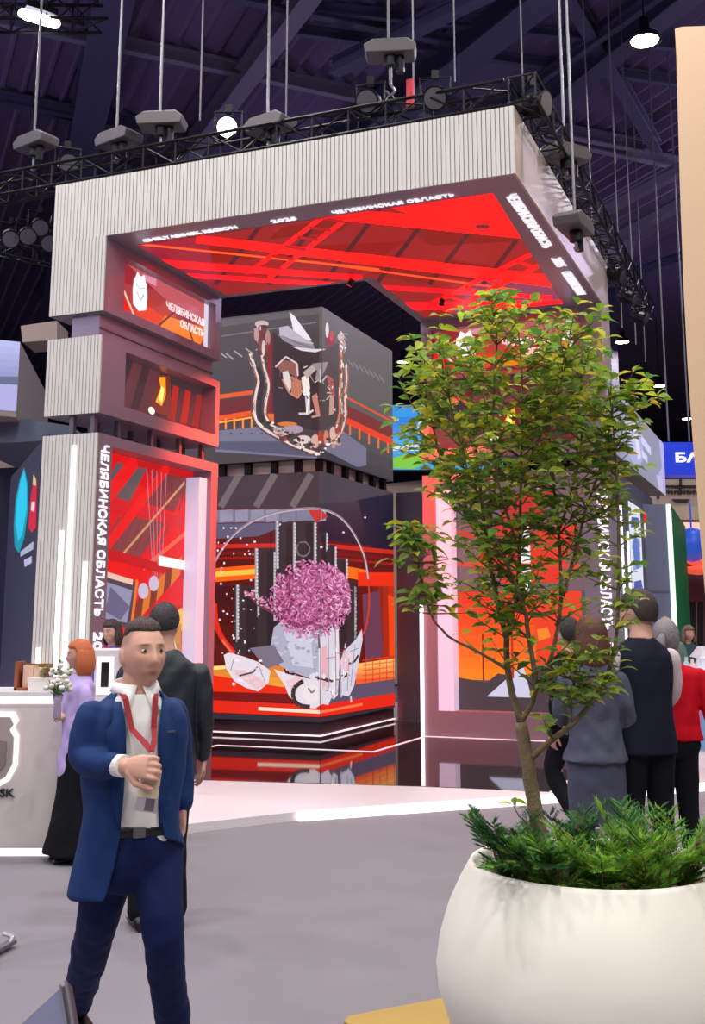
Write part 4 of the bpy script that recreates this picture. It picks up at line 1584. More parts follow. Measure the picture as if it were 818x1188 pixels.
# things on the counter
P = at_y(33, 798, cy + .25)
bx = thing('wooden_box', 'open brown wooden box on the counter at left', 'box', (P[0], cy + .28, z1 + .015))
zz = z1 + .017
M_wood = mat('brown_wood', (150, 86, 56), 0.6, vary=.2, vscale=20)
x0 = at_y(19, 790, cy + .2)[0]
m = MB()
m.box(x0, x0 + .02, cy + .14, cy + .36, zz, zz + .22)
m.box(x0 + .23, x0 + .25, cy + .14, cy + .36, zz, zz + .17)
m.box(x0, x0 + .25, cy + .34, cy + .36, zz, zz + .2)
m.box(x0, x0 + .25, cy + .14, cy + .36, zz, zz + .02)
m.build('box_shell', M_wood, bx)
m = MB()
m.box(x0 + .05, x0 + .13, cy + .2, cy + .32, zz + .02, zz + .19)
m.box(x0 + .135, x0 + .2, cy + .2, cy + .32, zz + .02, zz + .17)
m.build('leaflets', mat('leaflet_paper', (226, 190, 170), 0.7), bx)
x0 = at_y(36, 790, cy + .1)[0]
tr = thing('planter_tray', 'white planter tray with flowers on the counter', 'planter', (x0 + .18, cy + .15, zz))
m = MB()
m.prism([(x0, cy + .05, zz), (x0 + .34, cy + .05, zz), (x0 + .36, cy + .05, zz + .1), (x0 - .02, cy + .05, zz + .1)], (0, .18, 0))
m.build('tray', mat('tray_white', (238, 232, 226), 0.5), tr)
m = MB()
rg = random.Random(5)
for k in range(130):
    px_, pz_ = x0 + rg.uniform(.05, .42), zz + .1 + abs(rg.gauss(0, .05))
    py_ = cy + rg.uniform(.04, .24)
    a = rg.uniform(0, 6.28)
    d = np.array([math.cos(a), math.sin(a) * .6, rg.uniform(-.1, .8)]) * rg.uniform(.04, .07)
    s = np.array([-math.sin(a), math.cos(a), 0]) * .013
    p = np.array([px_, py_, pz_])
    m.add([p, p + d * .5 + s, p + d, p + d * .5 - s], [(0, 1, 2, 3)], lin(*rg.choice([(70, 110, 50), (96, 130, 64), (120, 150, 90)])))
M_leaf = mat_col('leaf_green', 0.5, trans=.3)
m.build('flower_leaves', M_leaf, tr)
m = MB()
for k in range(16):
    m.ellipsoid((x0 + rg.uniform(.12, .42), cy + rg.uniform(.02, .2), zz + .16 + rg.uniform(-.03, .07)), (.022, .022, .018), 8, 5)
m.build('blossoms', mat('white_blossom', (236, 232, 226), 0.6), tr, smooth=True)

# white kiosk behind the blonde woman
ky = 9.6
ka, kb = at_y(110, 753, ky), at_y(138, 753, ky)
kz = ka[2]
kk = thing('info_kiosk', 'white info kiosk with small dark screen behind the red-haired woman', 'kiosk', ((ka[0] + kb[0]) / 2, ky + .15, PLAT))
m = MB()
m.box(ka[0], kb[0], ky, ky + .3, PLAT, kz)
kb_ = m.build('kiosk_body', mat('kiosk_white', (224, 218, 222), 0.4), kk, bevel=.012)
sa, sb = at_y(118, 768, ky), at_y(126, 797, ky)
m = MB()
m.box(sa[0], sb[0], ky - .012, ky, sb[2], sa[2])
m.build('kiosk_screen', mat('kiosk_dark', (24, 24, 30), 0.15), kb_)
m = MB()
fa, fb = at_y(113, 762, ky), at_y(131, 806, ky)
m.box(fa[0], fb[0], ky - .008, ky, fb[2], fa[2])
m.build('screen_surround', mat('kiosk_lit', (250, 250, 255), 0.4, emit=.5), kb_)

# ------------------------------------------------------------------ neighbouring stands, right
by = 30.0
P0, P1 = at_y(455, 470, by), at_y(520, 545, by)
bb = thing('billboard_screen', 'far screen with blue sky and green field between cubes and right pillar', 'screen', (P0[0] + 1, by, P1[2]))
m = MB()
m.box(P0[0] - 1.2, P1[0] + 1.5, by + .02, by + .4, P1[2], P0[2] + .0)
m.build('screen_case', M_black, bb)
c = Pic([((P0[0] - 1.2, by, P1[2]), (1, 0, 0), (0, 0, 1), [(0, 0), (P1[0] - P0[0] + 2.7, 0), (P1[0] - P0[0] + 2.7, P0[2] - P1[2]), (0, P0[2] - P1[2])])])
c.fill((36, 150, 232))
c.blend((430, 484), (540, 484), (540, 516), (430, 516), (24, 120, 226), (70, 176, 240), 5)
c.poly([(430, 516), (540, 516), (540, 524), (430, 524)], (206, 232, 246))
c.poly([(430, 523), (540, 523), (540, 546), (430, 546)], (60, 160, 216))
c.poly([(455, 532), (470, 527), (492, 526), (500, 534), (480, 544), (455, 543)], (124, 200, 60))
c.disc((489, 497), 5, 9, (206, 222, 240))
c.mb.build('screen_picture', M_screen, bb)
m = px_prism([(440, 562), (500, 556), (500, 794), (440, 794)], 31, 1)
o = m.build('far_ledge', M_beige)
tag(o, 'pale wall of a far stand under the blue sky screen', 'stand wall')

sy = 24.0
P0, P1 = at_y(769, 513, sy), at_y(840, 551, sy)
bs = thing('blue_sign', 'blue sign box with white letters beside the beige pillar', 'sign', ((P0[0] + P1[0]) / 2, sy + .3, P1[2]))
m = MB()
m.box(P0[0], P1[0] + .5, sy, sy + .6, P1[2], P0[2])
sbx = m.build('sign_box', mat('sign_blue', (20, 50, 190), 0.4, emit=.55), bs)
q = at_y(784, 536, sy)
text_mb('БА', (q[0], sy - .002, q[2]), (1, 0, 0), (0, 0, 1), height=at_y(784, 525, sy)[2] - q[2], width=at_y(812, 530, sy)[0] - q[0], depth=.03, bold=.03).build('sign_lettering', M_letter, sbx)
m = MB()
for u in (776, 800):
    p = at_y(u, 512, sy + .3)
    m.tube([p, (p[0], p[1], 15)], .02, 6)
m.build('sign_cables', M_cab, bs)
# beige fascia with dark ornaments, far
oy = 30
of = thing('ornament_fascia', 'beige fascia with small dark ornaments below the blue sign', 'fascia', at_y(790, 600, oy))
m = px_prism([(730, 556), (860, 556), (860, 796), (730, 796)], oy, .5)
m.build('fascia_panel', M_beige, of)
m = MB()
for u, v, w, h in ((790, 562, 1.2, 22), (764, 573, 1.4, 10)):
    m.merge(px_prism([(u - w, v - h / 2), (u + w, v - h / 2), (u + w, v + h / 2), (u - w, v + h / 2)], oy - .08, .07))
for k in range(14):
    u = 772 + k * 3.6
    m.merge(px_prism([(u, 563 + (k % 2)), (u + 2.6, 563 + (k % 2)), (u + 2.2, 566), (u + .4, 566)], oy - .08, .07))
    m.merge(px_prism([(u, 569), (u + 2.8, 569 + (k % 3) * .4), (u + 2.2, 572), (u + .3, 573)], oy - .08, .07))
m.merge(px_prism([(772, 563), (816, 563), (816, 564), (772, 564)], oy - .08, .07))
m.merge(px_prism([(780, 579), (801, 579), (797, 582), (784, 582)], oy - .08, .07))
m.build('ornaments', mat('ornament_dark', (52, 40, 44), 0.6), of)
m = px_prism([(732, 588), (870, 588), (870, 603), (732, 603)], 28.5, .8)
m.build('fascia_ledge', mat('ledge_sand', (206, 186, 160), 0.6), of)

# slate wall block with white light edge and green flank
gy = 19.0
wg = thing('slate_booth', 'slate blue booth wall with white light edge and green flank', 'booth', at_y(765, 800, gy))
ax, bxr, cz0 = at_y(742, 600, gy), at_y(772.5, 585, gy), at_y(760, 585, gy)[2]
px0, px1 = at_y(738, 700, gy)[0], at_y(777, 700, gy)[0]
m = MB()
m.prism([(px0, gy, 0), (px1 + .02, gy, 0), (px1 + .02, gy, cz0), (px0, gy, cz0)], (0, .3, 0))
m.build('slate_wall', mat('slate_blue', (112, 114, 142), 0.5), wg)
m = MB()
m.box(px0, px1, gy - .01, gy, at_y(760, 686, gy)[2] - .02, at_y(760, 686, gy)[2] + .02)
m.build('wall_seam', M_slate, wg)
m = MB()
m.box(px1 + .02, px1 + .1, gy - .03, gy + .3, 0, cz0)
m.build('light_edge', mat('green_white_led', (225, 255, 235), 0.4, emit=.9), wg)
m = MB()
gx = at_y(800, 700, 23.5)[0]
m.prism([(px1 + .1, gy, 0), (gx, 23.5, 0), (gx - .2, 23.6, 0), (px1 + .0, gy + .3, 0)], (0, 0, cz0))
m.build('green_flank', mat('booth_green', (12, 120, 62), 0.5, emit=.06), wg)
# red swirl on slate wall
c = Pic([((px0, gy - .012, 0), (1, 0, 0), (0, 0, 1), [(0, 0), (px1 - px0, 0), (px1 - px0, cz0), (0, cz0)])])
c.poly([(744, 596), (750, 594), (751, 606), (745, 611)], (200, 40, 40))
c.poly([(743, 612), (749, 606), (750, 622), (745, 627)], (246, 226, 220))
c.mb.build('wall_picture', M_screen, wg)

# red brown bar room far right
ry = 27.0
br = thing('bar_booth', 'far red brown bar booth with pink light band at right edge', 'booth', at_y(805, 800, ry))
m = px_prism([(786, 622), (870, 622), (870, 840), (786, 840)], ry, .3)
m.build('booth_wall', mat('red_brown', (96, 62, 70), 0.6), br)
m = px_prism([(784, 606), (870, 606), (870, 616), (784, 616)], ry - .6, .5)
m.build('light_band', mat('pink_led', (255, 196, 176), 0.4, emit=.8), br)
m = px_prism([(784, 616), (870, 616), (870, 623), (784, 623)], ry - .6, .5)
m.build('lower_band', mat('rose_band', (226, 150, 140), 0.5), br)
m = px_prism([(800, 698), (816, 698), (816, 760), (800, 760)], ry - .03, .02)
m.build('dark_doorway', mat('doorway_dark', (18, 14, 20), 0.6), br)
m = px_prism([(807.5, 698), (809, 698), (809, 760), (807.5, 760)], ry - .06, .03)
m.build('door_post', mat('door_post_grey', (130, 104, 110), 0.6), br)
gb = at_y(803, 632, ry - 1.5)
m = MB()
m.ellipsoid(gb, (.36, .36, .4), 16, 10)
m.tube([gb + Z3 * .4, gb + Z3 * .95], .02, 6)
o = m.build('globe_lamp', mat('globe_blue', (40, 84, 190), 0.4, emit=.5), smooth=True)
tag(o, 'blue globe lamp in front of the far red brown booth', 'lamp')
rt = at_y(810, 662, ry - 1.2)
m = MB()
m.lathe([(.02, .0), (.75, .1), (.78, .16), (.1, .2), (.26, .3), (.1, .42), (.03, .7)], rt - Z3 * .1, 20)
o = m.build('red_display', mat('red_lit', (255, 96, 70), 0.4, emit=.7))
tag(o, 'red lit round display on the wall of the far bar booth', 'display')

# white bar counter
wy = 15.0
wc = thing('bar_counter', 'white bar counter with bright edge at the right, behind the red sweater', 'counter', at_y(820, 860, wy))
xa, xb = at_y(776, 800, wy)[0], at_y(880, 800, wy)[0]
zt = at_y(800, 781, wy)[2]
m = MB()
m.box(xa, xb, wy, wy + .7, 0, zt - .06)
m.build('counter_body', mat('bar_white', (206, 206, 220), 0.5), wc)
m = MB()
m.box(xa, xb, wy - .02, wy + .7, zt - .06, zt)
m.build('light_strip', M_led, wc)
c = Pic([((xa, wy - .006, .1), (1, 0, 0), (0, 0, 1), [(0, 0), (xb - xa, 0), (xb - xa, zt - .2), (0, zt - .2)])])
c.poly([(805, 800), (818, 795), (830, 800), (830, 870), (808, 870), (806, 835)], (104, 140, 180))
c.poly([(806, 818), (815, 812), (814, 850), (808, 850)], (176, 96, 140))
c.disc((812, 797), 6, 6, (60, 58, 80))
c.mb.build('counter_picture', M_screen, wc)
for i, (u, col, h) in enumerate(((783, (236, 226, 216), .2), (789, (206, 200, 214), .16), (797, (170, 196, 216), .2), (804, (226, 190, 196), .17), (811, (190, 206, 214), .22))):
    p = at_y(u, 781, wy + .25)
    m = MB()
    m.lathe([(.03, 0), (.045, .01), (.045, h * .6), (.02, h * .75), (.02, h)], (p[0], wy + .25, zt), 12)
    o = m.build('bottle', mat('bottle_tint_%d' % i, col, 0.2), smooth=True)
    tag(o, ['cream bottle at the left end of the white bar', 'lilac bottle, second on the white bar', 'pale blue bottle, middle one on the white bar', 'pink bottle, fourth on the white bar', 'grey green bottle, tallest and rightmost on the white bar'][i], 'bottle', 'bottles on the white bar')
p = at_y(812, 775, wy + .3)
m = MB()
m.lathe([(.05, 0), (.06, .02), (.06, .18), (.16, .2), (.05, .34)], (p[0] + .08, wy + .45, zt), 14)
o = m.build('coffee_machine', mat('machine_white', (206, 206, 216), 0.3))
tag(o, 'white rounded machine on the bar at the right edge', 'machine')

# ------------------------------------------------------------------ tall beige pillar at the right edge
py = 12.0
pl = thing('beige_pillar', 'tall beige curved pillar at the right edge of the photo', 'pillar', at_y(860, 700, py))
edge_px = [(783, 34), (784.5, 60), (786.5, 130), (789, 220), (793, 330), (797.5, 420), (803, 500), (808.5, 570), (814, 640), (819, 700), (825, 800), (832, 940)]
top_px = [(900, 28), (820, 30), (792, 31), (785, 32.5)]
pts = [at_y(u, v, py) for u, v in edge_px]
xr_ = at_y(900, 600, py)[0]
outline = pts + [np.array([xr_, py, pts[-1][2]]), np.array([xr_, py, at_y(820, 30, py)[2]])] + [at_y(u, v, py) for u, v in top_px[1:]]
m = MB()
m.prism(outline, (.42, 1.0, 0))
m.build('pillar_body', mat('pillar_beige', (222, 188, 154), 0.6), pl)
m = MB()
m.prism([(pts[-1][0] - .02, py - .02, 0), (xr_ + .1, py - .02, 0), (xr_ + .1, py - .02, pts[-1][2]), (pts[-1][0] - .02, py - .02, pts[-1][2])], (.42, 1.02, 0))
m.build('pillar_foot', M_beige, pl)
# ------------------------------------------------------------------ people
def sm(a, b_, x):
    t = np.clip((x - a) / (b_ - a), 0, 1)
    return t * t * (3 - 2 * t)


def head_points(n=56, m=48):
    """unit directions on a sphere, rows from chin to crown"""
    rows = []
    for i in range(m + 1):
        t = PI * (i + .15) / (m + .3)
        rows.append([(math.sin(t) * math.cos(2 * PI * j / n), math.sin(t) * math.sin(2 * PI * j / n), -math.cos(t)) for j in range(n)])
    return np.array(rows)


def head_shape(D, female=False):
    """D[...,3] unit directions (x left, y forward, z up) -> points in metres about the head centre"""
    x, y, z = D[..., 0], D[..., 1], D[..., 2]
    a, b_, c_ = .077, .098, .122
    X, Y, Z = a * x, b_ * y, c_ * z
    low = sm(0.05, -1.0, z)
    X = X * (1 - (.32 if female else .17) * low)
    front = sm(-.1, .8, y)
    Y = Y - .012 * low * (1 - front) * 1.0
    Y = np.where(y < 0, Y * (1 - .38 * low), Y)           # nape
    Y = Y * (1 - .06 * low * front)
    Y = np.where(y < 0, Y - .006 * sm(-.2, .5, z), Y)      # back of the skull
    g = lambda cx, cz, sx, sz: np.exp(-((np.abs(X) - cx) / sx) ** 2 - ((Z - cz) / sz) ** 2) * front
    nose_h = np.interp(Z, [-.050, -.042, -.034, -.01, .022, .03], [0, .55, 1, .62, .12, 0])
    Y = Y + .025 * nose_h * np.exp(-(X / np.interp(Z, [-.05, -.03, .0, .03], [.017, .016, .010, .010])) ** 2) * front
    Y = Y - .010 * g(.031, .008, .018, .014) + .005 * g(.03, .029, .026, .009)
    Y = Y + .0055 * g(0, -.064, .026, .0055) + .0055 * g(0, -.076, .022, .006) - .004 * g(0, -.070, .024, .003)
    Y = Y + .008 * g(0, -.103, .026, .016) + .004 * g(.045, -.02, .02, .02)
    return np.stack([X, Y, Z], axis=-1)


class Fig:
    """one person: local axes sd (own left), fw (forward), up; lengths scaled by k"""

    def __init__(self, name_label, base, phi, H=1.75, group=None, female=False, build=1.0):
        self.k = H / 1.75
        self.b = np.array(base, float)
        self.sd = np.array([math.cos(phi), math.sin(phi), 0])
        self.fw = np.array([math.sin(phi), -math.cos(phi), 0])
        self.female = female
        self.wd = build
        self.root = thing('person', name_label, 'person', self.b, 0, group)
        self.body = MB()
        self.hd = None

    def L(self, x, y, z):
        return self.b + self.k * (x * self.sd + y * self.fw) + Z3 * z * self.k

    def ring(self, c, rx, ry, n=28, p=2.3, tilt=0.0, shift=0.0):
        o = []
        for j in range(n):
            a = 2 * PI * j / n
            cx, sx = math.cos(a), math.sin(a)
            ex = abs(cx) ** (2 / p) * (1 if cx > 0 else -1)
            ey = abs(sx) ** (2 / p) * (1 if sx > 0 else -1)
            o.append(np.array(c) + self.k * (rx * ex * self.sd + ry * ey * self.fw + Z3 * tilt * ey))
        return o

    def trunk(self, mb, secs, p=2.3):
        """secs (z, half width, half depth, x shift, y shift)"""
        rs = []
        for s in secs:
            z, rx, ry = s[:3]
            dx = s[3] if len(s) > 3 else 0
            dy = s[4] if len(s) > 4 else 0
            rs.append(self.ring(self.L(dx, dy, z), rx, ry, p=p))
        mb.rings(rs)

    def limb(self, mb, pts, rad, n=14):
        # dense the path with gentle interpolation so radii blend
        P, R_ = [], []
        for i in range(len(pts) - 1):
            for t in np.linspace(0, 1, 5)[:-1]:
                P.append(np.array(pts[i]) * (1 - t) + np.array(pts[i + 1]) * t)
                R_.append((rad[i] * (1 - t) + rad[i + 1] * t) * self.k)
        P.append(np.array(pts[-1]))
        R_.append(rad[-1] * self.k)
        for it in range(4):
            Q_ = [P[0]] + [(P[i - 1] + 2 * P[i] + P[i + 1]) / 4 for i in range(1, len(P) - 1)] + [P[-1]]
            P = Q_
        mb.tube(P, R_, n, round_ends=True)

    def head(self, c, yaw=0.0, pitch=0.0, roll=0.0, size=1.0):
        """yaw > 0 turns to the person's left, pitch > 0 looks up"""
        f = self.fw * math.cos(yaw) + self.sd * math.sin(yaw)
        s = self.sd * math.cos(yaw) - self.fw * math.sin(yaw)
        fw = f * math.cos(pitch) + Z3 * math.sin(pitch)
        up = Z3 * math.cos(pitch) - f * math.sin(pitch)
        s2 = s * math.cos(roll) + up * math.sin(roll)
        up = up * math.cos(roll) - s * math.sin(roll)
        self.hd = (np.array(c, float), s2, fw, up, size * self.k)
        P = head_shape(head_points(), self.female)
        W_ = self.hw(P)
        self.body.rings([list(r) for r in W_])
        for sx in (-1, 1):         # ears
            e = MB()
            e.ellipsoid((0, 0, 0), (.009, .019, .031), 12, 8)
            q = np.array(e.v)
            q[:, 0] += sx * .076
            q[:, 1] += -.012 - .1 * q[:, 2]
            q[:, 2] += -.005
            self.body.add(list(self.hw(q)), e.f)
        neck_top = self.hw(np.array([0, -.016, -.06]))
        nb = self.L(0, -.012, 1.47)
        r = .047 if self.female else .063
        self.body.tube([nb, (nb + neck_top) / 2, neck_top], [r * 1.15 * self.k, r * self.k, r * self.k], 18)

    def hw(self, q):
        c, s, f, u, z = self.hd
        q = np.asarray(q, float) * z
        return c + q[..., 0:1] * s + q[..., 1:2] * f + q[..., 2:3] * u

    def hair(self, fn, col, T=.02, noise=.004, seed=1, extra=None, rough=.6, name='hair'):
        """fn(D, P) -> 0..1 where hair grows"""
        D = head_points(84, 70)
        P = head_shape(D, self.female)
        P0 = P.copy()
        P0[..., 1] = np.clip(P[..., 1], -1, .098 * np.maximum(D[..., 1], .0) + 0.004)   # no nose bump under hair
        w = fn(D, P)
        rg = np.random.RandomState(seed)
        ph = rg.uniform(0, 6, 6)
        nz = np.sin(D[..., 0] * 47 + D[..., 2] * 9 + ph[0]) * np.sin(D[..., 1] * 41 + ph[1]) + .5 * np.sin(D[..., 2] * 33 + D[..., 0] * 52 + ph[2])
        th = w * (T + noise * nz) - (1 - w) * .012
        W_ = self.hw(P + D * th[..., None])
        m = MB()
        m.rings([list(r) for r in W_])
        if extra:
            extra(m)
        return m.build(name, mat('hair_%d' % len(bpy.data.materials), col, rough, bump=.6, bscale=160), self.root, smooth=True)

    def hand(self, wrist, dirn, normal, thumb, curl=.6, size=1.0, spread=.12):
        """palm from the wrist along dirn; normal = palm side; thumb = +1/-1 side along cross(dirn, normal)"""
        mb = self.body
        k = size * self.k
        d = np.array(dirn, float)
        d /= np.linalg.norm(d)
        n = np.array(normal, float)
        n = n - d * np.dot(n, d)
        n /= np.linalg.norm(n)
        s = np.cross(d, n) * thumb
        w = np.array(wrist, float)
        rs = []
        for t, hw_, hh in ((-.02, .026, .022), (.0, .027, .02), (.03, .036, .018), (.06, .041, .016), (.088, .040, .013), (.098, .034, .009)):
            c_ = w + d * t * k
            rs.append([c_ + k * (s * hw_ * math.cos(2 * PI * j / 14) + n * hh * math.sin(2 * PI * j / 14)) for j in range(14)])
        mb.rings(rs)
        ln = [.072, .080, .074, .058]
        for i in range(4):
            off = (.030 - .020 * i)
            p = w + d * .088 * k + s * off * k
            dd = d * math.cos(spread * (1.2 - i * .8) * .5) + s * math.sin(spread * (1.2 - i * .8))
            ang = 0.0
            pts = [p]
            for j, fr in enumerate((.45, .30, .25)):
                ang += curl * (0.9, 1.1, .8)[j]
                q = dd * math.cos(ang) + n * math.sin(ang)
                pts.append(pts[-1] + q * ln[i] * fr * k)
            mb.tube([p - d * .02 * k] + pts, [x * k for x in (.0095, .0098, .0092, .0085, .0072)], 10, round_ends=True)
        p = w + d * .025 * k + s * .026 * k
        q1 = d * .62 + s * .72 + n * .25
        q2 = d * .86 + s * .18 + n * .45
        mb.tube([p - q1 * .01 * k, p + q1 * .038 * k, p + q1 * .038 * k + q2 * .032 * k, p + q1 * .038 * k + q2 * .057 * k], [x * k for x in (.016, .0125, .0108, .0085)], 10, round_ends=True)

    def body_mesh(self, voxel, skin=(206, 160, 138), lips=True, stubble=0.0, scalp=False):
        r = remesh(self.body, voxel, 2)
        v = np.array(r.v)
        col = np.tile(np.array(lin(*skin)), (len(v), 1))
        if self.hd is not None:
            c, s, f, u, z = self.hd
            q = (v - c) / z
            x, y, zz = q @ s, q @ f, q @ u
            near = (np.abs(zz) < .13) & (np.abs(x) < .1) & (y > .03)

            def paint(mask, rgb, amt):
                nonlocal col
                a = (mask * near * amt)[:, None]
                col = col * (1 - a) + np.array(lin(*rgb)) * a
            if lips:
                paint(np.exp(-(x / .024) ** 2 - ((zz + .070) / .008) ** 2), (164, 84, 82), .95)
                paint(np.exp(-((np.abs(x) - .031) / .018) ** 2 - ((zz - .029) / .0045) ** 2), (84, 60, 48), .9)
                paint(np.exp(-((np.abs(x) - .040) / .018) ** 2 - ((zz + .03) / .02) ** 2), (214, 140, 124), .35)
                if scalp:
                    a = (sm(.02, .05, zz) * sm(.055, .02, y) * (np.abs(x) < .12) * .55)[:, None]
                    col = col * (1 - a) + np.array(lin(120, 92, 78)) * a
                if stubble:
                    paint(sm(-.045, -.07, zz) * sm(.03, .05, y), (150, 118, 104), stubble)
        o = r.build('body', M_skin, self.root, smooth=True, vcol=col)
        if self.hd is not None and lips:
            for sx in (-1, 1):
                m = MB()
                cc = np.array([sx * .031, .0, .0085])
                P = MB()
                P.ellipsoid((0, 0, 0), (.0135, .009, .0065), 14, 10)
                q = np.array(P.v) + cc + np.array([0, .0815, 0])
                m.add(list(self.hw(q)), P.f, lin(196, 180, 172))
                P = MB()
                P.ellipsoid((0, 0, 0), (.0058, .004, .0058), 12, 8)
                q = np.array(P.v) + cc + np.array([0, .0885, 0.0005])
                m.add(list(self.hw(q)), P.f, lin(52, 38, 34))
                m.build('eye', M_eye, o, smooth=True)
        return o

    def cloth(self, name, mb, voxel, material, cut=None, solid=0.0, smooth=4, label=None, fold=0.0, seed=0):
        r = remesh(mb, voxel, smooth)
        v = np.array(r.v)
        if fold:
            rg = np.random.RandomState(seed)
            ctr = self.b
            q = (v - ctr)
            x, y, z = q @ self.sd, q @ self.fw, q[:, 2]
            n_ = np.zeros(len(v))
            for i in range(7):
                a = rg.uniform(-14, 14, 3) * (1, 1, 1.5)
                n_ += np.sin(x * a[0] * 2 + y * a[1] * 2 + z * a[2] + rg.uniform(0, 6))
                n_ += .6 * np.sin(x * a[1] * 4.5 + y * a[0] * 4 + z * a[2] * 2.3 + rg.uniform(0, 6))
            h = q.copy()
            h[:, 2] = 0
            # move along an outward guess: from the nearest limb axis is unknown, so use mesh normals
            me = bpy.data.meshes.new('n')
            me.from_pydata(r.v, [], r.f)
            nn = np.empty(len(v) * 3)
            me.vertices.foreach_get('normal', nn)
            bpy.data.meshes.remove(me)
            v = v + nn.reshape(-1, 3) * (n_ * fold / 3)[:, None]
            r.v = [tuple(p) for p in v]
        if cut is not None:
            q = v - self.b
            loc_ = np.stack([q @ self.sd, q @ self.fw, q[:, 2]], axis=1) / self.k
            kill = cut(loc_)
            fs = [f for f in r.f if not all(kill[i] for i in f)]
            used = sorted({i for f in fs for i in f})
            idx = {a: b_ for b_, a in enumerate(used)}
            r.v = [r.v[i] for i in used]
            r.f = [tuple(idx[i] for i in f) for f in fs]
            r.c = [None] * len(r.f)
            cnt = {}
            for f in r.f:
                for i in range(len(f)):
                    e = tuple(sorted((f[i], f[(i + 1) % len(f)])))
                    cnt[e] = cnt.get(e, 0) + 1
            nb_ = {}
            for (a, b_), c_ in cnt.items():
                if c_ == 1:
                    nb_.setdefault(a, []).append(b_)
                    nb_.setdefault(b_, []).append(a)
            vv = np.array(r.v)
            for it in range(14):
                w2 = vv.copy()
                for a, l in nb_.items():
                    w2[a] = .4 * vv[a] + .6 * vv[l].mean(axis=0)
                vv = w2
            r.v = [tuple(q_) for q_ in vv]
        o = r.build(name, material, self.root, smooth=True)
        if label:
            o['label'] = label
        if solid:
            md = o.modifiers.new('thick', 'SOLIDIFY')
            md.thickness = solid
            md.offset = -1
        return o

    def shoe(self, ankle, dirn, col=M_black, L_=.27):
        d = np.array(dirn, float)
        d[2] = 0
        d /= np.linalg.norm(d)
        s = np.array([-d[1], d[0], 0])
        k = self.k
        a = np.array(ankle, float)
        rs = []
        z0 = a[2] - .085 * k
        for t, w, h in ((-.075, .022, .03), (-.065, .034, .07), (-.02, .038, .095), (.04, .04, .085), (.1, .045, .06), (.15, .044, .045), (.185, .03, .032), (.195, .012, .02)):
            c_ = a + d * t * k
            rs.append([np.array([c_[0], c_[1], z0]) + k * (s * w * math.cos(2 * PI * j / 16) + Z3 * (h / 2 + h / 2 * math.sin(2 * PI * j / 16))) for j in range(16)])
        m = MB()
        m.rings(rs)
        return m.build('shoe', col, self.root, smooth=True)


M_skin = mat_col('skin', 0.5, spec=.35)
M_eye = mat_col('eye_surface', 0.25)
TORSO = [(.80, .10, .08), (.86, .155, .11), (.93, .172, .12), (1.02, .162, .112), (1.10, .158, .112), (1.20, .168, .12), (1.30, .178, .124, 0, .004), (1.38, .17, .115), (1.44, .125, .09), (1.48, .075, .068)]


def std_arm(F_, side, elbow, wrist):
    return [F_.L(side * .185, -.01, 1.40), F_.L(*elbow), F_.L(*wrist)]


# ================================================================== man in the blue suit
MY = 4.28
base = at_y(152, 965, MY)
g = Fig('man in blue suit and white shirt walking towards the camera, holding his badge', (base[0], MY, 0), .40, 1.76)
hc = at_y(166, 760, MY - .01)
g.head(hc, yaw=.20, pitch=.10, size=1.03)
J = lambda u, v, y: at_y(u, v, y)
shR, elR, wrR = J(108, 829, 4.20), J(93, 884, 4.18), J(146, 889, 4.02)
shL, elL, wrL = J(199, 826, 4.40), J(209, 884, 4.50), J(211, 934, 4.47)
hpR, knR, anR = J(132, 978, 4.27), J(110, 1078, 4.36), at_z(90, 1172, .115)
hpL, knL, anL = J(181, 978, 4.34), J(189, 1092, 4.16), at_z(206, 1222, .09)
b = g.body
g.trunk(b, [(z, w * .84, d * .8) for z, w, d, *_ in TORSO if z > .9])
for a_, e_, w_ in ((shR, elR, wrR), (shL, elL, wrL)):
    g.limb(b, [a_, e_, w_], [.045, .038, .028])
for h_, k_, a_ in ((hpR, knR, anR), (hpL, knL, anL)):
    g.limb(b, [h_, k_, a_], [.075, .055, .04])
fd = wrR - elR
fd /= np.linalg.norm(fd)
g.hand(wrR + fd * .005, fd + np.array([.25, -.1, .05]), g.fw * -1 + np.array([.2, .3, -.3]), -1, curl=.85, size=1.02)
g.hand(wrL, np.array([.02, -.05, -1]), -g.sd, 1, curl=.4)
g.body_mesh(.0045, (222, 170, 148), stubble=.12, scalp=True)


def hair_man(D, P):
    x, y, z = D[..., 0], D[..., 1], D[..., 2]
    front_line = .56 + .08 * np.abs(x)
    line = np.where(y > .15, front_line, np.interp(y, [-1, -.4, -.1, .15], [-.3, -.2, .3, .56]))
    side_fade = sm(.45, .85, z) * .7 + .3
    return sm(line, line + .1, z) * side_fade


g.hair(hair_man, (62, 44, 34), T=.014, noise=.003, seed=3)
M_suit = mat('blue_suit', (25, 53, 104), 0.75, spec=.25, bump=.15, bscale=260)
M_trou = mat('navy_trousers', (18, 31, 76), 0.8, spec=.2, bump=.15, bscale=260)
M_shirt = mat('white_shirt', (240, 238, 234), 0.8, spec=.2)
# shirt
s = MB()
g.trunk(s, [(.90, .165, .118), (1.0, .165, .122, 0, .006), (1.10, .163, .124, 0, .008), (1.20, .17, .126, 0, .004), (1.30, .175, .122), (1.38, .165, .11), (1.44, .115, .088), (1.475, .08, .074)])
st_ = g.cloth('shirt', s, .008, M_shirt, fold=.0016, seed=4)
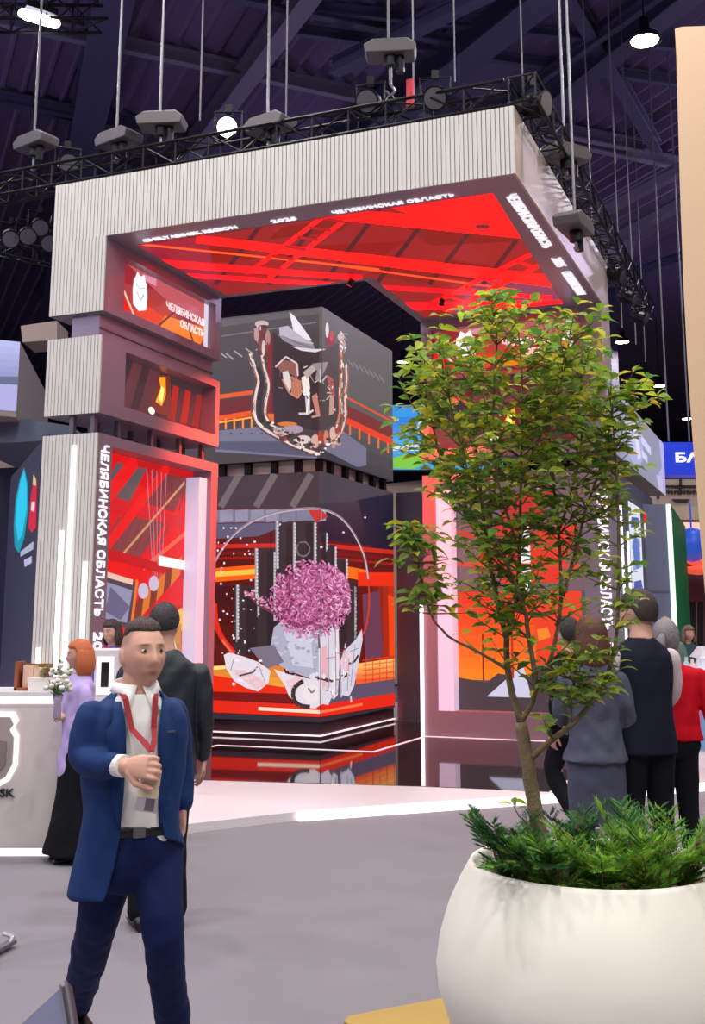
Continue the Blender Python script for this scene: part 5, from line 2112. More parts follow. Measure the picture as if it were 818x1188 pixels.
# collar: two folded leaves
s = MB()
for sx in (-1, 1):
    pts_o, pts_i = [], []
    A_ = lambda a, r, z: g.L(sx * r * math.sin(a), -.012 + r * math.cos(a), z)
    ar = np.linspace(.12, PI, 12)
    top = [A_(a, .077, 1.532 - .026 * (1 - a / PI)) for a in ar]
    low = [A_(a, .094, 1.482 - .05 * max(0, 1 - a / 1.4)) for a in ar]
    low[0] = A_(.36, .124, 1.405)
    low[1] = A_(.58, .128, 1.412)
    n = len(ar)
    s.add(top + low, [(i, i + 1, n + i + 1, n + i) for i in range(n - 1)])
o = s.build('collar', M_shirt, st_, smooth=True)
md = o.modifiers.new('thick', 'SOLIDIFY')
md.thickness = .004
# jacket
s = MB()
g.trunk(s, [(.775, .205, .150, -.01, -.01), (.86, .200, .148, 0, -.006), (.95, .190, .142), (1.04, .180, .136), (1.12, .180, .136), (1.22, .190, .140), (1.32, .196, .138), (1.39, .192, .126), (1.435, .165, .106), (1.46, .118, .09), (1.485, .088, .08)])
for sd_, (a_, e_, w_) in (('r', (shR, elR, wrR)), ('l', (shL, elL, wrL))):
    dd = (w_ - e_) / np.linalg.norm(w_ - e_)
    g.limb(s, [a_ - Z3 * .008, a_ * .5 + e_ * .5, e_, w_ - dd * (.055 if sd_ == 'r' else .02)], [.066, .064, .057, .045])


def jcut(q):
    w = np.interp(q[:, 2], [.70, .80, .92, 1.02, 1.12, 1.25, 1.36, 1.44, 1.52], [.15, .13, .098, .078, .070, .064, .068, .088, .12])
    c_ = np.interp(q[:, 2], [.75, .95, 1.2, 1.5], [.02, .015, .0, 0])
    return ((np.abs(q[:, 0] - c_) < w) & (q[:, 1] > .035) & (np.linalg.norm(q[:, :2] - np.array([0, 0]), axis=1) < .185)) | ((q[:, 2] < .782) & (np.abs(q[:, 0]) < .19) & (q[:, 2] > .74)) | ((q[:, 0] > .03) & (q[:, 0] < .23) & (q[:, 2] < .925 + .5 * np.maximum(q[:, 1] - .02, -.2)) & (q[:, 1] > -.10))


jk = g.cloth('jacket', s, .008, M_suit, cut=jcut, solid=.010, smooth=9, fold=.0045, seed=9)
# lapels
for sx in (-1, 1):
    s = MB()
    zs = np.linspace(1.452, 1.02, 14)
    inn, out = [], []
    for z in zs:
        w = float(np.interp(z, [1.02, 1.12, 1.25, 1.36, 1.44, 1.52], [.074, .068, .062, .064, .076, .098]))
        d = float(np.interp(z, [1.02, 1.12, 1.25, 1.36, 1.44, 1.50], [.137, .14, .143, .138, .112, .07]))
        lw = float(np.interp(z, [1.02, 1.15, 1.33, 1.36, 1.38, 1.49], [.004, .035, .062, .068, .042, .02]))
        inn.append(g.L(sx * (w - .004), d * math.sqrt(max(0, 1 - (w / .2) ** 2.3)) + .008, z))
        w2 = w + lw
        out.append(g.L(sx * w2, d * math.sqrt(max(0, 1 - (w2 / .21) ** 2.3)) + .014, z))
    n = len(zs)
    s.add(inn + out, [(i, i + 1, n + i + 1, n + i) for i in range(n - 1)])
    o = s.build('lapel', M_suit, jk, smooth=True)
    md = o.modifiers.new('thick', 'SOLIDIFY')
    md.thickness = .005
# cuff
s = MB()
dd = (wrR - elR) / np.linalg.norm(wrR - elR)
s.tube([wrR - dd * .06, wrR - dd * .008], [.037, .039], 18)
s.build('cuff', M_shirt, st_, smooth=False)
# trousers
s = MB()
g.trunk(s, [(.79, .10, .08), (.84, .155, .115), (.90, .18, .128), (.96, .178, .128), (1.01, .170, .122)])
g.limb(s, [hpR, hpR * .5 + knR * .5, knR, anR + Z3 * .02], [.098, .088, .074, .062])
g.limb(s, [hpL, hpL * .5 + knL * .5, knL, anL + Z3 * .02], [.098, .086, .072, .064])
tr_ = g.cloth('trousers', s, .008, M_trou, smooth=7, fold=.0045, seed=21)
s = MB()
g.trunk(s, [(.985, .176, .128), (.99, .178, .131), (1.02, .177, .130), (1.025, .172, .124)])
s.build('belt', mat('belt_black', (22, 20, 26), 0.4), tr_, smooth=True)
s = MB()
p = g.L(.0, .134, 1.003)
s.box(-.022, .022, -.004, .004, -.017, .017, lambda x, y, z: p + g.sd * x + g.fw * y + Z3 * z)
s.build('belt_buckle', M_steel, tr_)
M_shoe = mat('black_leather', (20, 18, 22), 0.35)
g.shoe(anR, (.55, -.8, 0), M_shoe)
g.shoe(anL, (.5, -.85, 0), M_shoe)
s = MB()
p = g.L(.105, .127, 1.345)
s.box(-.014, .014, -.004, .004, -.004, .004, lambda x, y, z: p + g.sd * x + g.fw * (y + .006) + Z3 * z)
s.build('lapel_pin', M_steel, jk)

# badge on a lanyard (hangs round his neck and is held by his hand)
hp = wrR + fd * .10 + g.fw * .03
bd = thing('event_badge', 'cream event badge on a red lanyard held by the man in blue suit', 'badge', hp)
M_red = mat('lanyard_red', (146, 8, 30), 0.7)
clip = J(176, 872, 3.985)
for u0, v0, y0, sx in ((151, 812, 4.19, -1), (183, 806, 4.23, 1)):
    p0 = g.L(sx * .055, .082, 1.462)
    p1 = g.L(sx * .040, .135, 1.36)
    p2 = clip
    s = MB()
    pts = [g.L(sx * .07, .0, 1.50), p0, p1, p1 * .45 + p2 * .55 + g.fw * .018, p2]
    rs = []
    for i, q in enumerate(pts):
        a, c_ = pts[max(i - 1, 0)], pts[min(i + 1, len(pts) - 1)]
        t = (c_ - a) / np.linalg.norm(c_ - a)
        w_ = np.cross(t, g.fw)
        w_ = w_ / np.linalg.norm(w_) * .0105
        rs.append([q - w_, q + w_, q + w_ + g.fw * .003, q - w_ + g.fw * .003])
    s.rings(rs)
    s.build('lanyard', M_red, bd)
c0, c1, c2, c3 = J(166, 893, 3.97), J(188, 893, 4.0), J(181, 944, 4.0), J(156, 940, 3.97)
nn = np.cross(c1 - c0, c3 - c0)
nn = nn / np.linalg.norm(nn) * .003
s = MB()
s.prism([c0, c1, c2, c3], nn)
cd_ = s.build('card', mat('badge_cream', (222, 204, 172), 0.5), bd)
lerp = lambda a, b_: (c0 * (1 - a) + c1 * a) * (1 - b_) + (c3 * (1 - a) + c2 * a) * b_
off = -nn * .4 if np.dot(nn, CAM - c0) < 0 else nn * 1.4
for nm, rgb, q in (('card_footer', (176, 166, 176), ((.0, .66), (1, .66), (1, 1), (0, 1))), ('card_patch', (104, 92, 104), ((.42, .68), (.86, .68), (.86, .96), (.42, .96)))):
    s = MB()
    of_ = off * (1 if nm == 'card_footer' else 1.6)
    s.prism([lerp(*t) + of_ for t in q], nn * .3)
    s.build(nm, mat(nm, rgb, .5), cd_)


# ================================================================== other visitors
def visitor(lab, u, vfeet, phi, H, top, bottom, skin=(204, 158, 138), hair=None, hair_col=(50, 36, 30), female=False, arms=None, head_yaw=0., head_pitch=0., skirt=None, voxel=.009, group=None,
            legs=None, jacket_hem=.80, wide=1.0, z0=0.0, shoes=True, foot_dir=None, hands=True, y=None, faces=True, head_tilt=0., hem_flare=1.0, sleeve_mat=None):
    P = at_z(u, vfeet, z0) if y is None else at_y(u, vfeet, y)
    f = Fig(lab, (P[0], P[1], z0), phi, H, female=female)
    f.head(f.L(0, .015, 1.635), yaw=head_yaw, pitch=head_pitch, roll=head_tilt)
    sx_ = (.88 if female else 1.0) * wide
    f.trunk(f.body, [(a, w * .84 * sx_, d * .82) for a, w, d, *_ in TORSO if a > .9])
    sh = .165 if female else .19
    arms = arms or {}
    AP = {}
    for s_, nm in ((-1, 'R'), (1, 'L')):
        e, w = arms.get(nm, ((s_ * .245, -.03, 1.13), (s_ * .255, .05, .88)))
        A = [f.L(s_ * sh * wide, -.008, 1.365), f.L(*e), f.L(*w)]
        AP[nm] = A
        f.limb(f.body, A, [.035, .031, .024] if female else [.042, .036, .028])
        if hands:
            d = A[2] - A[1]
            d /= np.linalg.norm(d)
            f.hand(A[2], d, -f.sd * s_ if abs(d[2]) > .6 else -Z3, s_, curl=.35, size=.92 if female else 1.0)
    LP_ = {}
    for s_, nm in ((-1, 'R'), (1, 'L')):
        k_, a_ = (legs or {}).get(nm, ((s_ * .095, .02, .49), (s_ * .10, -.02, .09)))
        H_ = [f.L(s_ * .085, 0, .86), f.L(*k_), f.L(*a_)]
        LP_[nm] = H_
        f.limb(f.body, H_, [.078, .052, .036])
    f.body_mesh(max(voxel * .72, .006), skin, lips=faces)
    if hair:
        hair(f, hair_col)
    if skirt:
        s = MB()
        f.trunk(s, skirt, p=2.1)
        f.cloth('skirt', s, voxel, bottom, fold=.003 if len(skirt) > 3 else .001, seed=len(lab))
    else:
        s = MB()
        f.trunk(s, [(.82, .15 * sx_, .115), (.90, .178 * sx_, .128), (1.0, .168 * sx_, .122)])
        for nm in 'RL':
            h_, k_, a_ = LP_[nm]
            f.limb(s, [h_, h_ * .5 + k_ * .5, k_, a_], [.098, .088, .072, .064])
        f.cloth('trousers', s, voxel, bottom, fold=.0025, seed=len(lab) + 3)
    s = MB()
    f.trunk(s, [q for q in [(jacket_hem, .196 * sx_ * hem_flare, .142 * hem_flare), (.93, .188 * sx_, .138), (1.04, .174 * sx_, .130), (1.12, .172 * sx_, .130), (1.22, .184 * sx_, .136), (1.32, .19 * sx_, .134), (1.38, .186 * sx_, .122), (1.425, .158 * sx_, .104), (1.46, .108, .088), (1.49, .074, .07)] if q[0] >= jacket_hem])
    if sleeve_mat is None:
        for nm in 'RL':
            a_, e_, w_ = AP[nm]
            d = (w_ - e_) / np.linalg.norm(w_ - e_)
            f.limb(s, [a_, a_ * .5 + e_ * .5, e_, w_ - d * .02], [.056, .054, .048, .040] if female else [.064, .061, .054, .044])
        f.cloth('jacket', s, voxel, top, smooth=8, fold=.0075, seed=len(lab) + 7)
    else:
        f.cloth('vest', s, voxel, top, fold=.003, seed=len(lab) + 7)
        for nm in 'RL':
            s = MB()
            a_, e_, w_ = AP[nm]
            f.limb(s, [a_, a_ * .5 + e_ * .5, e_, w_], [.060, .058, .051, .043])
            f.cloth('sleeve', s, voxel, sleeve_mat, fold=.003, seed=3)
    if shoes:
        for nm in 'RL':
            f.shoe(LP_[nm][2], f.fw if foot_dir is None else foot_dir, M_shoe)
    return f


def crop(back=-.55, front=.42, T=.024):
    def h(f, col):
        def fn(D, P):
            x, y, z = D[..., 0], D[..., 1], D[..., 2]
            line = np.interp(y, [-1, -.3, .0, .3, 1], [back, back + .1, .02, front - .06, front])
            return sm(line, line + .1, z)
        f.hair(fn, col, T=T, noise=.0022)
    return h


def bob(length=.17, T=.022, fringe=.4, tail=False):
    def h(f, col):
        def fn(D, P):
            x, y, z = D[..., 0], D[..., 1], D[..., 2]
            line = np.interp(y, [-1, -.2, .08, .4, 1], [-1.2, -1.2, -.2, fringe, fringe])
            return sm(line, line + .12, z)

        def extra(m):
            if tail:
                for i in range(1):
                    pts = [f.hw(np.array(p)) for p in ((0, -.105, .02), (0, -.145, -.01), (0, -.15, -.08), (0, -.135, -.16))]
                    m.tube(pts, [.022, .034, .03, .012], 12, round_ends=True)
                return
            for a in np.linspace(-1.75, 1.75, 17):
                x, y = .083 * math.sin(a), -.012 - .092 * math.cos(a)
                pts = [f.hw(np.array(p)) for p in ((x * .95, y * .95, .03), (x * 1.1, y * 1.06, -.05), (x * 1.12, y * 1.05, -length * .75), (x * .98, y * .92, -length))]
                m.tube(pts, [.022, .025, .023, .010], 8, round_ends=True)
        f.hair(fn, col, T=T, noise=.003, extra=extra)
    return h


M_grey_suit = mat('grey_suit', (78, 80, 98), 0.8, spec=.2, bump=.1, bscale=220)
M_grey_skirt = mat('grey_skirt', (76, 78, 98), 0.8, spec=.2)
M_blackc = mat('black_cloth', (20, 20, 26), 0.85, spec=.15)
M_navyv = mat('navy_vest', (22, 24, 42), 0.8, spec=.2)
M_redk = mat('red_sweater', (196, 14, 34), 0.85, spec=.15, bump=.3, bscale=260)
M_lav = mat('lavender_jacket', (188, 168, 220), 0.75, spec=.2)
M_lightsh = mat('light_shirt', (206, 190, 196), 0.8)
M_jet = mat('dark_green_jacket', (28, 36, 44), 0.5)

visitor('woman in grey jacket and short grey skirt, seen from behind by the tree', 698, 1050, PI - .1, 1.76, M_grey_suit, M_grey_skirt, hair=bob(.2, .026), hair_col=(88, 44, 34), female=True, head_yaw=.25,
        skirt=[(.48, .172, .118), (.56, .178, .124), (.75, .184, .132), (.88, .182, .132), (1.0, .150, .112)], arms={'R': ((.21, .06, 1.12), (.10, .24, 1.06)), 'L': ((-.21 * -1 * .0 + .22, .0, 1.13), (.24, .08, .92))} and
        {'R': ((-.225, -.02, 1.12), (-.20, .12, .95)), 'L': ((.225, .02, 1.12), (.13, .22, 1.05))}, jacket_hem=.86, hem_flare=1.15, wide=1.08)
visitor('tall man in navy vest and black trousers, seen from behind, looking left', 757, 1046, PI + .25, 1.93, M_navyv, M_blackc, hair=crop(-.5, .45, .024), hair_col=(52, 36, 32), head_yaw=.75, sleeve_mat=M_lightsh,
        arms={'R': ((-.235, .06, 1.12), (-.12, .26, 1.05)), 'L': ((.24, .04, 1.12), (.16, .26, 1.06))}, jacket_hem=.82, wide=1.0)
visitor('grey-haired person in red sweater and black trousers beside the navy vest', 787, 1022, PI - .2, 1.74, M_redk, M_blackc, hair=bob(.1, .02, tail=True), hair_col=(128, 120, 124), head_yaw=-.3,
        arms={'R': ((-.27, -.02, 1.14), (-.33, .02, .90)), 'L': ((.22, .06, 1.12), (.12, .22, 1.0))}, jacket_hem=.94, wide=1.14)
visitor('person in black mostly hidden between the tree trunk and the grey woman', 668, 975, PI + .7, 1.76, M_blackc, M_blackc, hair=crop(-.6, .4), hair_col=(34, 24, 24),
        arms={'R': ((-.26, -.1, 1.12), (-.18, .1, 1.0)), 'L': ((.30, -.10, 1.10), (.26, -.02, .86))}, legs={'R': ((-.1, .05, .49), (-.1, -.02, .09)), 'L': ((.16, .12, .5), (.12, -.22, .12))})
visitor('red-haired woman in lavender jacket and long black skirt at the counter', 84, 998, -1.15, 1.59, M_lav, M_blackc, hair=bob(.15, .02, .42), hair_col=(196, 104, 58), female=True, head_yaw=-.15,
        skirt=[(.06, .30, .24, -.02, .0), (.16, .26, .22), (.4, .22, .17), (.6, .20, .15), (.8, .185, .14), (1.0, .145, .11)], arms={'R': ((-.21, -.03, 1.12), (-.06, .08, 1.15)), 'L': ((.21, -.03, 1.12), (.05, .09, 1.13))}, jacket_hem=.66, hem_flare=1.05, foot_dir=(-.9, -.45, 0))
visitor('man in dark jacket with dark cropped hair, standing behind the blue suit', 183, 1000, PI + .35, 1.84, M_jet, M_blackc, hair=crop(-.3, .5, .016), hair_col=(40, 30, 34), y=6.9, head_yaw=-.5, wide=1.08)
visitor('dark-haired woman in violet collar standing behind the white kiosk', 123, 930, -.55, 1.66, mat('violet_top', (78, 62, 170), .7), M_blackc, hair=bob(.12, .022), hair_col=(54, 36, 36), female=True, y=11.4, z0=PLAT)
visitor('man in grey green shirt behind the white bar counter', 776, 800, -.3, 1.78, mat('sage_shirt', (96, 118, 108), .8), M_blackc, hair=crop(-.4, .5), hair_col=(190, 150, 120), y=16.4, voxel=.014, faces=False, shoes=False, hands=False)
visitor('person in dark teal clothes behind the bar, right of the grey green shirt', 802, 800, .3, 1.66, mat('teal_top', (46, 74, 82), .8), M_blackc, hair=bob(.14), hair_col=(120, 92, 84), female=True, y=17.4, voxel=.014, faces=False, shoes=False, hands=False)

# bunch of flowers in the red-haired woman's hands
fb_ = at_y(66, 834, 8.02)
fl = thing('flower_vase', 'slim glass vase with pale flowers held by the red-haired woman', 'vase', fb_)
m = MB()
m.lathe([(.022, 0), (.03, .01), (.026, .09), (.035, .17), (.032, .17), (.022, .1), (.024, .015)], fb_, 16)
m.build('vase', mat('vase_glass', (176, 160, 190), 0.15), fl, smooth=True)
m = MB()
for k in range(40):
    a, e = rg.uniform(0, 6.28), rg.uniform(.2, 1.3)
    d = np.array([math.cos(a) * math.cos(e), math.sin(a) * math.cos(e), math.sin(e)]) * rg.uniform(.07, .15)
    s_ = np.array([-math.sin(a), math.cos(a), 0]) * .012
    p = fb_ + Z3 * .16
    m.add([p, p + d * .6 + s_, p + d, p + d * .6 - s_], [(0, 1, 2, 3)], lin(*rg.choice([(86, 118, 66), (120, 140, 90)])))
m.build('flower_leaves', M_leaf, fl)
m = MB()
for k in range(14):
    a, e = rg.uniform(0, 6.28), rg.uniform(.4, 1.4)
    p = fb_ + Z3 * .16 + np.array([math.cos(a) * math.cos(e), math.sin(a) * math.cos(e), math.sin(e)]) * rg.uniform(.08, .14)
    m.ellipsoid(p, (.022, .022, .018), 8, 6)
m.build('blossoms', mat('pale_blossom', (222, 220, 206), 0.6), fl, smooth=True)
# ------------------------------------------------------------------ planter with the young tree
rc0 = at_z(690, 1003, .81)
PX, PY = float(rc0[0]), float(rc0[1])
pot = thing('plant_pot', 'big cream white egg-shaped plant pot in the right foreground', 'pot', (PX, PY, .012))
prof = [(.05, .0), (.36, .0), (.42, .02), (.50, .10), (.575, .22), (.618, .35), (.625, .43), (.61, .53), (.575, .64), (.53, .735), (.495, .795), (.485, .812), (.475, .812), (.468, .79), (.47, .72), (.05, .72)]
M_pot = mat('pot_cream', (246, 242, 228), 0.42, spec=.4)
m = MB()
m.lathe([(r, z + .012) for r, z in prof], (PX, PY, 0), 72)
m.build('pot_shell', M_pot, pot, smooth=True)
m = MB()
m.lathe([(.02, .735), (.30, .75), (.455, .735)], (PX, PY, 0), 40)
m.build('soil', mat('soil_brown', (96, 66, 48), 0.95, bump=1.0, bscale=60, vary=.4, vscale=30), pot)
# yellow floor plate
ya, yb = at_z(393, 1184, .0), at_z(517, 1160, .0)
m = MB()
d1 = (yb - ya)
d1[2] = 0
L1 = np.linalg.norm(d1)
d1 /= L1
d2 = np.array([d1[1], -d1[0], 0])
crn = [ya + d1 * .05 + d2 * .0, yb + d1 * 1.2, yb + d1 * 1.2 + d2 * 1.5, ya + d2 * 1.5, ya + d2 * .05]
for q in crn:
    q[2] = .0
m.prism(crn, (0, 0, .012))
o = m.build('floor_plate', mat('mustard_plate', (172, 142, 72), 0.6))
tag(o, 'mustard yellow floor plate under the cream plant pot', 'floor plate')

tree = thing('young_tree', 'young leafy tree with slender branching trunk growing in the cream pot', 'tree', (PX - .14, PY, .73))
rt = random.Random(11)
TY = PY


def tp(u, v, dy=0.0):
    return at_y(u, v, TY + dy)


BR = [  # (points (u, v, depth), radius start, radius end, leafy)
    ([(634, 1012, 0), (628, 975, 0), (617, 920, 0), (610, 872, 0), (604, 838, 0)], .031, .024, 0),
    ([(604, 838, 0), (592, 790, .03), (586, 740, .05), (578, 700, .08), (566, 640, .1), (556, 560, .12), (548, 480, .14), (545, 410, .15)], .020, .004, 1),
    ([(586, 740, .05), (598, 700, .02), (603, 640, -.02), (604, 560, -.05), (606, 470, -.08), (600, 372, -.1)], .013, .003, 1),
    ([(604, 838, 0), (622, 800, -.03), (614, 740, -.08), (607, 700, -.1), (586, 650, -.12), (560, 590, -.15), (536, 520, -.18), (515, 440, -.2)], .016, .003, 1),
    ([(622, 800, -.03), (640, 760, .02), (650, 700, .06), (648, 620, .1), (640, 540, .12), (636, 450, .13), (642, 372, .14)], .013, .003, 1),
    ([(650, 700, .06), (668, 640, .05), (680, 590, .06), (700, 530, .08), (712, 470, .1)], .010, .003, 1),
    ([(612, 882, 0), (640, 858, -.05), (664, 840, -.08), (690, 810, -.1), (706, 780, -.08), (716, 730, -.05), (718, 660, -.02), (716, 580, 0), (712, 500, .02), (706, 450, .02)], .017, .004, 2),
    ([(590, 778, .0), (556, 757, -.08), (520, 738, -.14), (500, 712, -.18), (490, 680, -.2), (482, 640, -.22), (478, 610, -.24)], .008, .003, 3),
    ([(664, 840, -.08), (662, 812, -.12), (668, 790, -.15), (676, 768, -.17)], .007, .003, 4),
    ([(566, 640, .1), (530, 580, .16), (508, 520, .2), (496, 450, .22), (490, 402, .22)], .008, .003, 1),
    ([(604, 560, -.05), (628, 500, -.15), (652, 440, -.2), (660, 395, -.2)], .007, .003, 1),
    ([(603, 640, -.02), (578, 560, -.2), (572, 480, -.26), (576, 400, -.28), (572, 352, -.28)], .008, .003, 1),
    ([(648, 620, .1), (670, 540, .2), (676, 460, .24), (668, 410, .25)], .007, .003, 1),
    ([(618, 960, 0), (606, 950, -.03), (598, 940, -.05), (596, 925, -.06)], .004, .002, 5),
]
trunk = MB()
twigs = []
leaves = MB()
LEAFC = [(150, 172, 52), (172, 188, 58), (190, 198, 74), (120, 152, 52), (96, 132, 52), (150, 176, 84), (204, 206, 84), (214, 196, 60), (128, 156, 72)]


def leaf(p, d, L, roll, col):
    d = d / np.linalg.norm(d)
    s = np.cross(d, Z3)
    if np.linalg.norm(s) < .05:
        s = np.array([1.0, 0, 0])
    s /= np.linalg.norm(s)
    n = np.cross(s, d)
    s2 = s * math.cos(roll) + n * math.sin(roll)
    n2 = np.cross(s2, d)
    w = L * .235
    pts = [p]
    st = []
    for t, ww, dr in ((.12, .35, .01), (.38, 1.0, .02), (.68, .78, .0), (1.0, .0, -.10)):
        c_ = p + d * L * t + n2 * L * dr * 1.0 - Z3 * L * .18 * t * t
        st.append((c_, ww * w))
    vs = [p]
    for c_, ww in st[:-1]:
        vs += [c_ - s2 * ww + n2 * ww * .3, c_, c_ + s2 * ww + n2 * ww * .3]
    vs.append(st[-1][0])
    fs = [(0, 2, 1), (0, 3, 2), (1, 2, 5, 4), (2, 3, 6, 5), (4, 5, 8, 7), (5, 6, 9, 8), (7, 8, 10), (8, 9, 10)]
    leaves.add(vs, fs, lin(*[min(255, max(0, x + rt.uniform(-12, 12))) for x in col]))


def inside(p):
    """crown envelope of the tree, in metres about the pot's axis"""
    u, v = (p[0] - PX), p[2]
    if v > 3.02:
        return False
    hw = np.interp(v, [1.3, 1.6, 1.9, 2.2, 2.5, 2.75, 2.92, 3.02], [.12, .40, .58, .64, .70, .66, .40, .15])
    return -hw - .05 < u + .16 < hw * .9 and abs(p[1] - PY) < .5


def grow_twig(p, d, L, dens, dark):
    n = max(2, int(L / .05))
    pts = [p]
    d = d / np.linalg.norm(d)
    for i in range(n):
        d = d + np.array([rt.gauss(0, .12), rt.gauss(0, .12), rt.gauss(.02, .1)])
        d /= np.linalg.norm(d)
        q = pts[-1] + d * L / n
        if not inside(q) and i > 0:
            break
        pts.append(q)
    if len(pts) > 1:
        trunk.tube(pts, list(np.linspace(.0035, .0015, len(pts))), 4)
    ang = rt.uniform(0, 6.28)
    for q in pts[1:]:
        for s in range(dens):
            ang += 2.4
            dd = np.array([math.cos(ang), math.sin(ang), rt.uniform(-.35, .45)]) + d * .55
            c_ = rt.choice(LEAFC[3:6] + [LEAFC[8]] if rt.random() < dark else LEAFC)
            leaf(q, dd, rt.uniform(.045, .082), rt.uniform(-.7, .7), c_)


for pts, r0, r1, kind in BR:
    P = [tp(*q) for q in pts]
    # smooth the path
    Q, Rr = [], []
    for i in range(len(P) - 1):
        for t in np.linspace(0, 1, 4)[:-1]:
            a = P[max(i - 1, 0)]
            b_, c_ = P[i], P[i + 1]
            e = P[min(i + 2, len(P) - 1)]
            q = .5 * ((2 * b_) + (-a + c_) * t + (2 * a - 5 * b_ + 4 * c_ - e) * t * t + (-a + 3 * b_ - 3 * c_ + e) * t ** 3)
            Q.append(q + np.array([rt.gauss(0, .002), rt.gauss(0, .002), 0]))
    Q.append(P[-1])
    Rr = list(np.linspace(r0, r1, len(Q)) * (.78 if kind else 1.05))
    trunk.tube(Q, Rr, 10, round_ends=False)
    if not kind:
        continue
    for i in range(2, len(Q)):
        z = Q[i][2]
        f = i / len(Q)
        if kind == 1 and z < 1.72:
            if rt.random() < .5:
                continue
        if kind == 2 and z < 1.75:
            if rt.random() < .6:
                continue
        if kind == 3 and f < .45:
            if rt.random() < .9:
                continue
        if kind == 5 and f < .6:
            continue
        nt_ = {1: 4, 2: 4, 3: 4, 4: 4, 5: 0}[kind]
        for s in range(nt_):
            if kind == 1 and rt.random() < (.05 if z > 2.1 else .25):
                continue
            a = rt.uniform(0, 6.28)
            dd = np.array([math.cos(a), .8 * math.sin(a), rt.uniform(.1, .9)])
            L = rt.uniform(.10, .30) if kind == 1 else (rt.uniform(.05, .14))
            if kind == 3:
                dd[2] -= .5
            grow_twig(Q[i], dd, L, 3 if z > 2.05 else 2, .3 if z > 2.2 else .5)
        for s in range(1):
            a = rt.uniform(0, 6.28)
            leaf(Q[i], np.array([math.cos(a), math.sin(a), rt.uniform(-.3, .6)]), rt.uniform(.045, .075), rt.uniform(-.6, .6), rt.choice(LEAFC))
print('leaves', len(leaves.f) // 8)
trunk.build('trunk', mat('bark', (126, 108, 82), 0.85, bump=.6, bscale=90, vary=.25, vscale=18), tree, smooth=True)
leaves.build('foliage', mat_col('tree_leaf', 0.5, trans=.5, spec=.3), tree)

# low junipers around the trunk
rj = random.Random(4)


def juniper(u, v, dy, R_, nf, cols, lab, lean=(0, 0), up=.5):
    P = np.array([at_y(u, v, PY + dy)[0], PY + dy, .77])
    th = thing('juniper_shrub', lab, 'shrub', P, 0, 'junipers in the cream pot')
    st, fo = MB(), MB()
    for i in range(nf):
        a = 2 * PI * i / nf + rj.uniform(-.3, .3)
        d = np.array([math.cos(a) + lean[0], math.sin(a) * .8 + lean[1], rj.uniform(up * .4, up * 1.6)])
        d /= np.linalg.norm(d)
        L = R_ * rj.uniform(.65, 1.1)
        n = 9
        p = P.copy()
        pts = [p]
        for k in range(n):
            d = d + np.array([0, 0, -.035]) + np.array([rj.gauss(0, .04), rj.gauss(0, .04), rj.gauss(0, .04)])
            d /= np.linalg.norm(d)
            p = p + d * L / n
            if math.hypot(p[0] - PX, p[1] - PY) > .40:
                p[2] = max(p[2], .87)
            pts.append(p)
        st.tube(pts, list(np.linspace(.005, .0015, len(pts))), 4)
        s = np.cross(d, Z3)
        s /= np.linalg.norm(s)
        for k in range(1, n + 1):
            for sgn in (-1, 1):
                q = pts[k]
                sl = L * .34 * (1 - .65 * k / n) * rj.uniform(.7, 1.2) + .02
                sd_ = d * .75 + s * sgn * .7 + Z3 * rj.uniform(-.1, .35)
                sd_ /= np.linalg.norm(sd_)
                c_ = lin(*[x + rj.uniform(-10, 10) for x in rj.choice(cols)])
                m_ = 6
                for j in range(1, m_ + 1):
                    b_ = q + sd_ * sl * j / m_
                    for s2 in (-1, 1):
                        nd = sd_ * .8 + np.cross(sd_, Z3) * s2 * .7 + Z3 * rj.uniform(-.2, .5)
                        nd /= np.linalg.norm(nd)
                        w = np.cross(nd, sd_) * .0035
                        wx = np.cross(nd, Z3) * .004
                        e = b_ + nd * rj.uniform(.018, .03)
                        fo.add([b_ - wx, b_ + wx, e], [(0, 1, 2)], c_)
                        fo.add([b_ - w, b_ + w, e], [(0, 1, 2)], c_)
    st.build('stems', mat('juniper_stem', (112, 84, 60), 0.8), th)
    fo.build('needles', M_needle, th)


M_needle = mat_col('juniper_needles', 0.6, trans=.25)
DK = [(58, 112, 56), (74, 134, 64), (52, 100, 56), (92, 146, 74)]
LT = [(142, 190, 62), (120, 174, 56), (164, 202, 84), (104, 156, 58)]
juniper(588, 1005, -.12, .24, 15, DK, 'dark green juniper at the left end of the pot, left of the trunk', (-.2, -.1), 1.3)
juniper(618, 1005, -.24, .22, 12, DK + LT[:1], 'dark juniper in front of the trunk foot, trailing over the rim', (.0, -.2), .9)
juniper(655, 1000, .1, .28, 13, DK, 'dark juniper just right of the tree trunk', (.1, .0), 1.1)
juniper(698, 1010, -.27, .28, 17, LT, 'bright green juniper in the middle of the pot, right of the trunk', (.0, -.15), 1.0)
juniper(748, 1005, -.16, .3, 15, DK + LT, 'tall mixed green juniper behind the bright one at right', (.1, .1), 1.2)
juniper(790, 1010, -.2, .28, 16, LT, 'bright green juniper at the right end of the pot', (.05, -.05), 1.1)
juniper(720, 1000, .25, .28, 13, DK, 'dark juniper at the back of the pot near the grey skirt', (.0, .2), .7)
# long twig trailing out at the left
P = [at_y(575, 1000, PY - .1), at_y(556, 1003, PY - .16), at_y(538, 994, PY - .2), at_y(526, 984, PY - .22)]
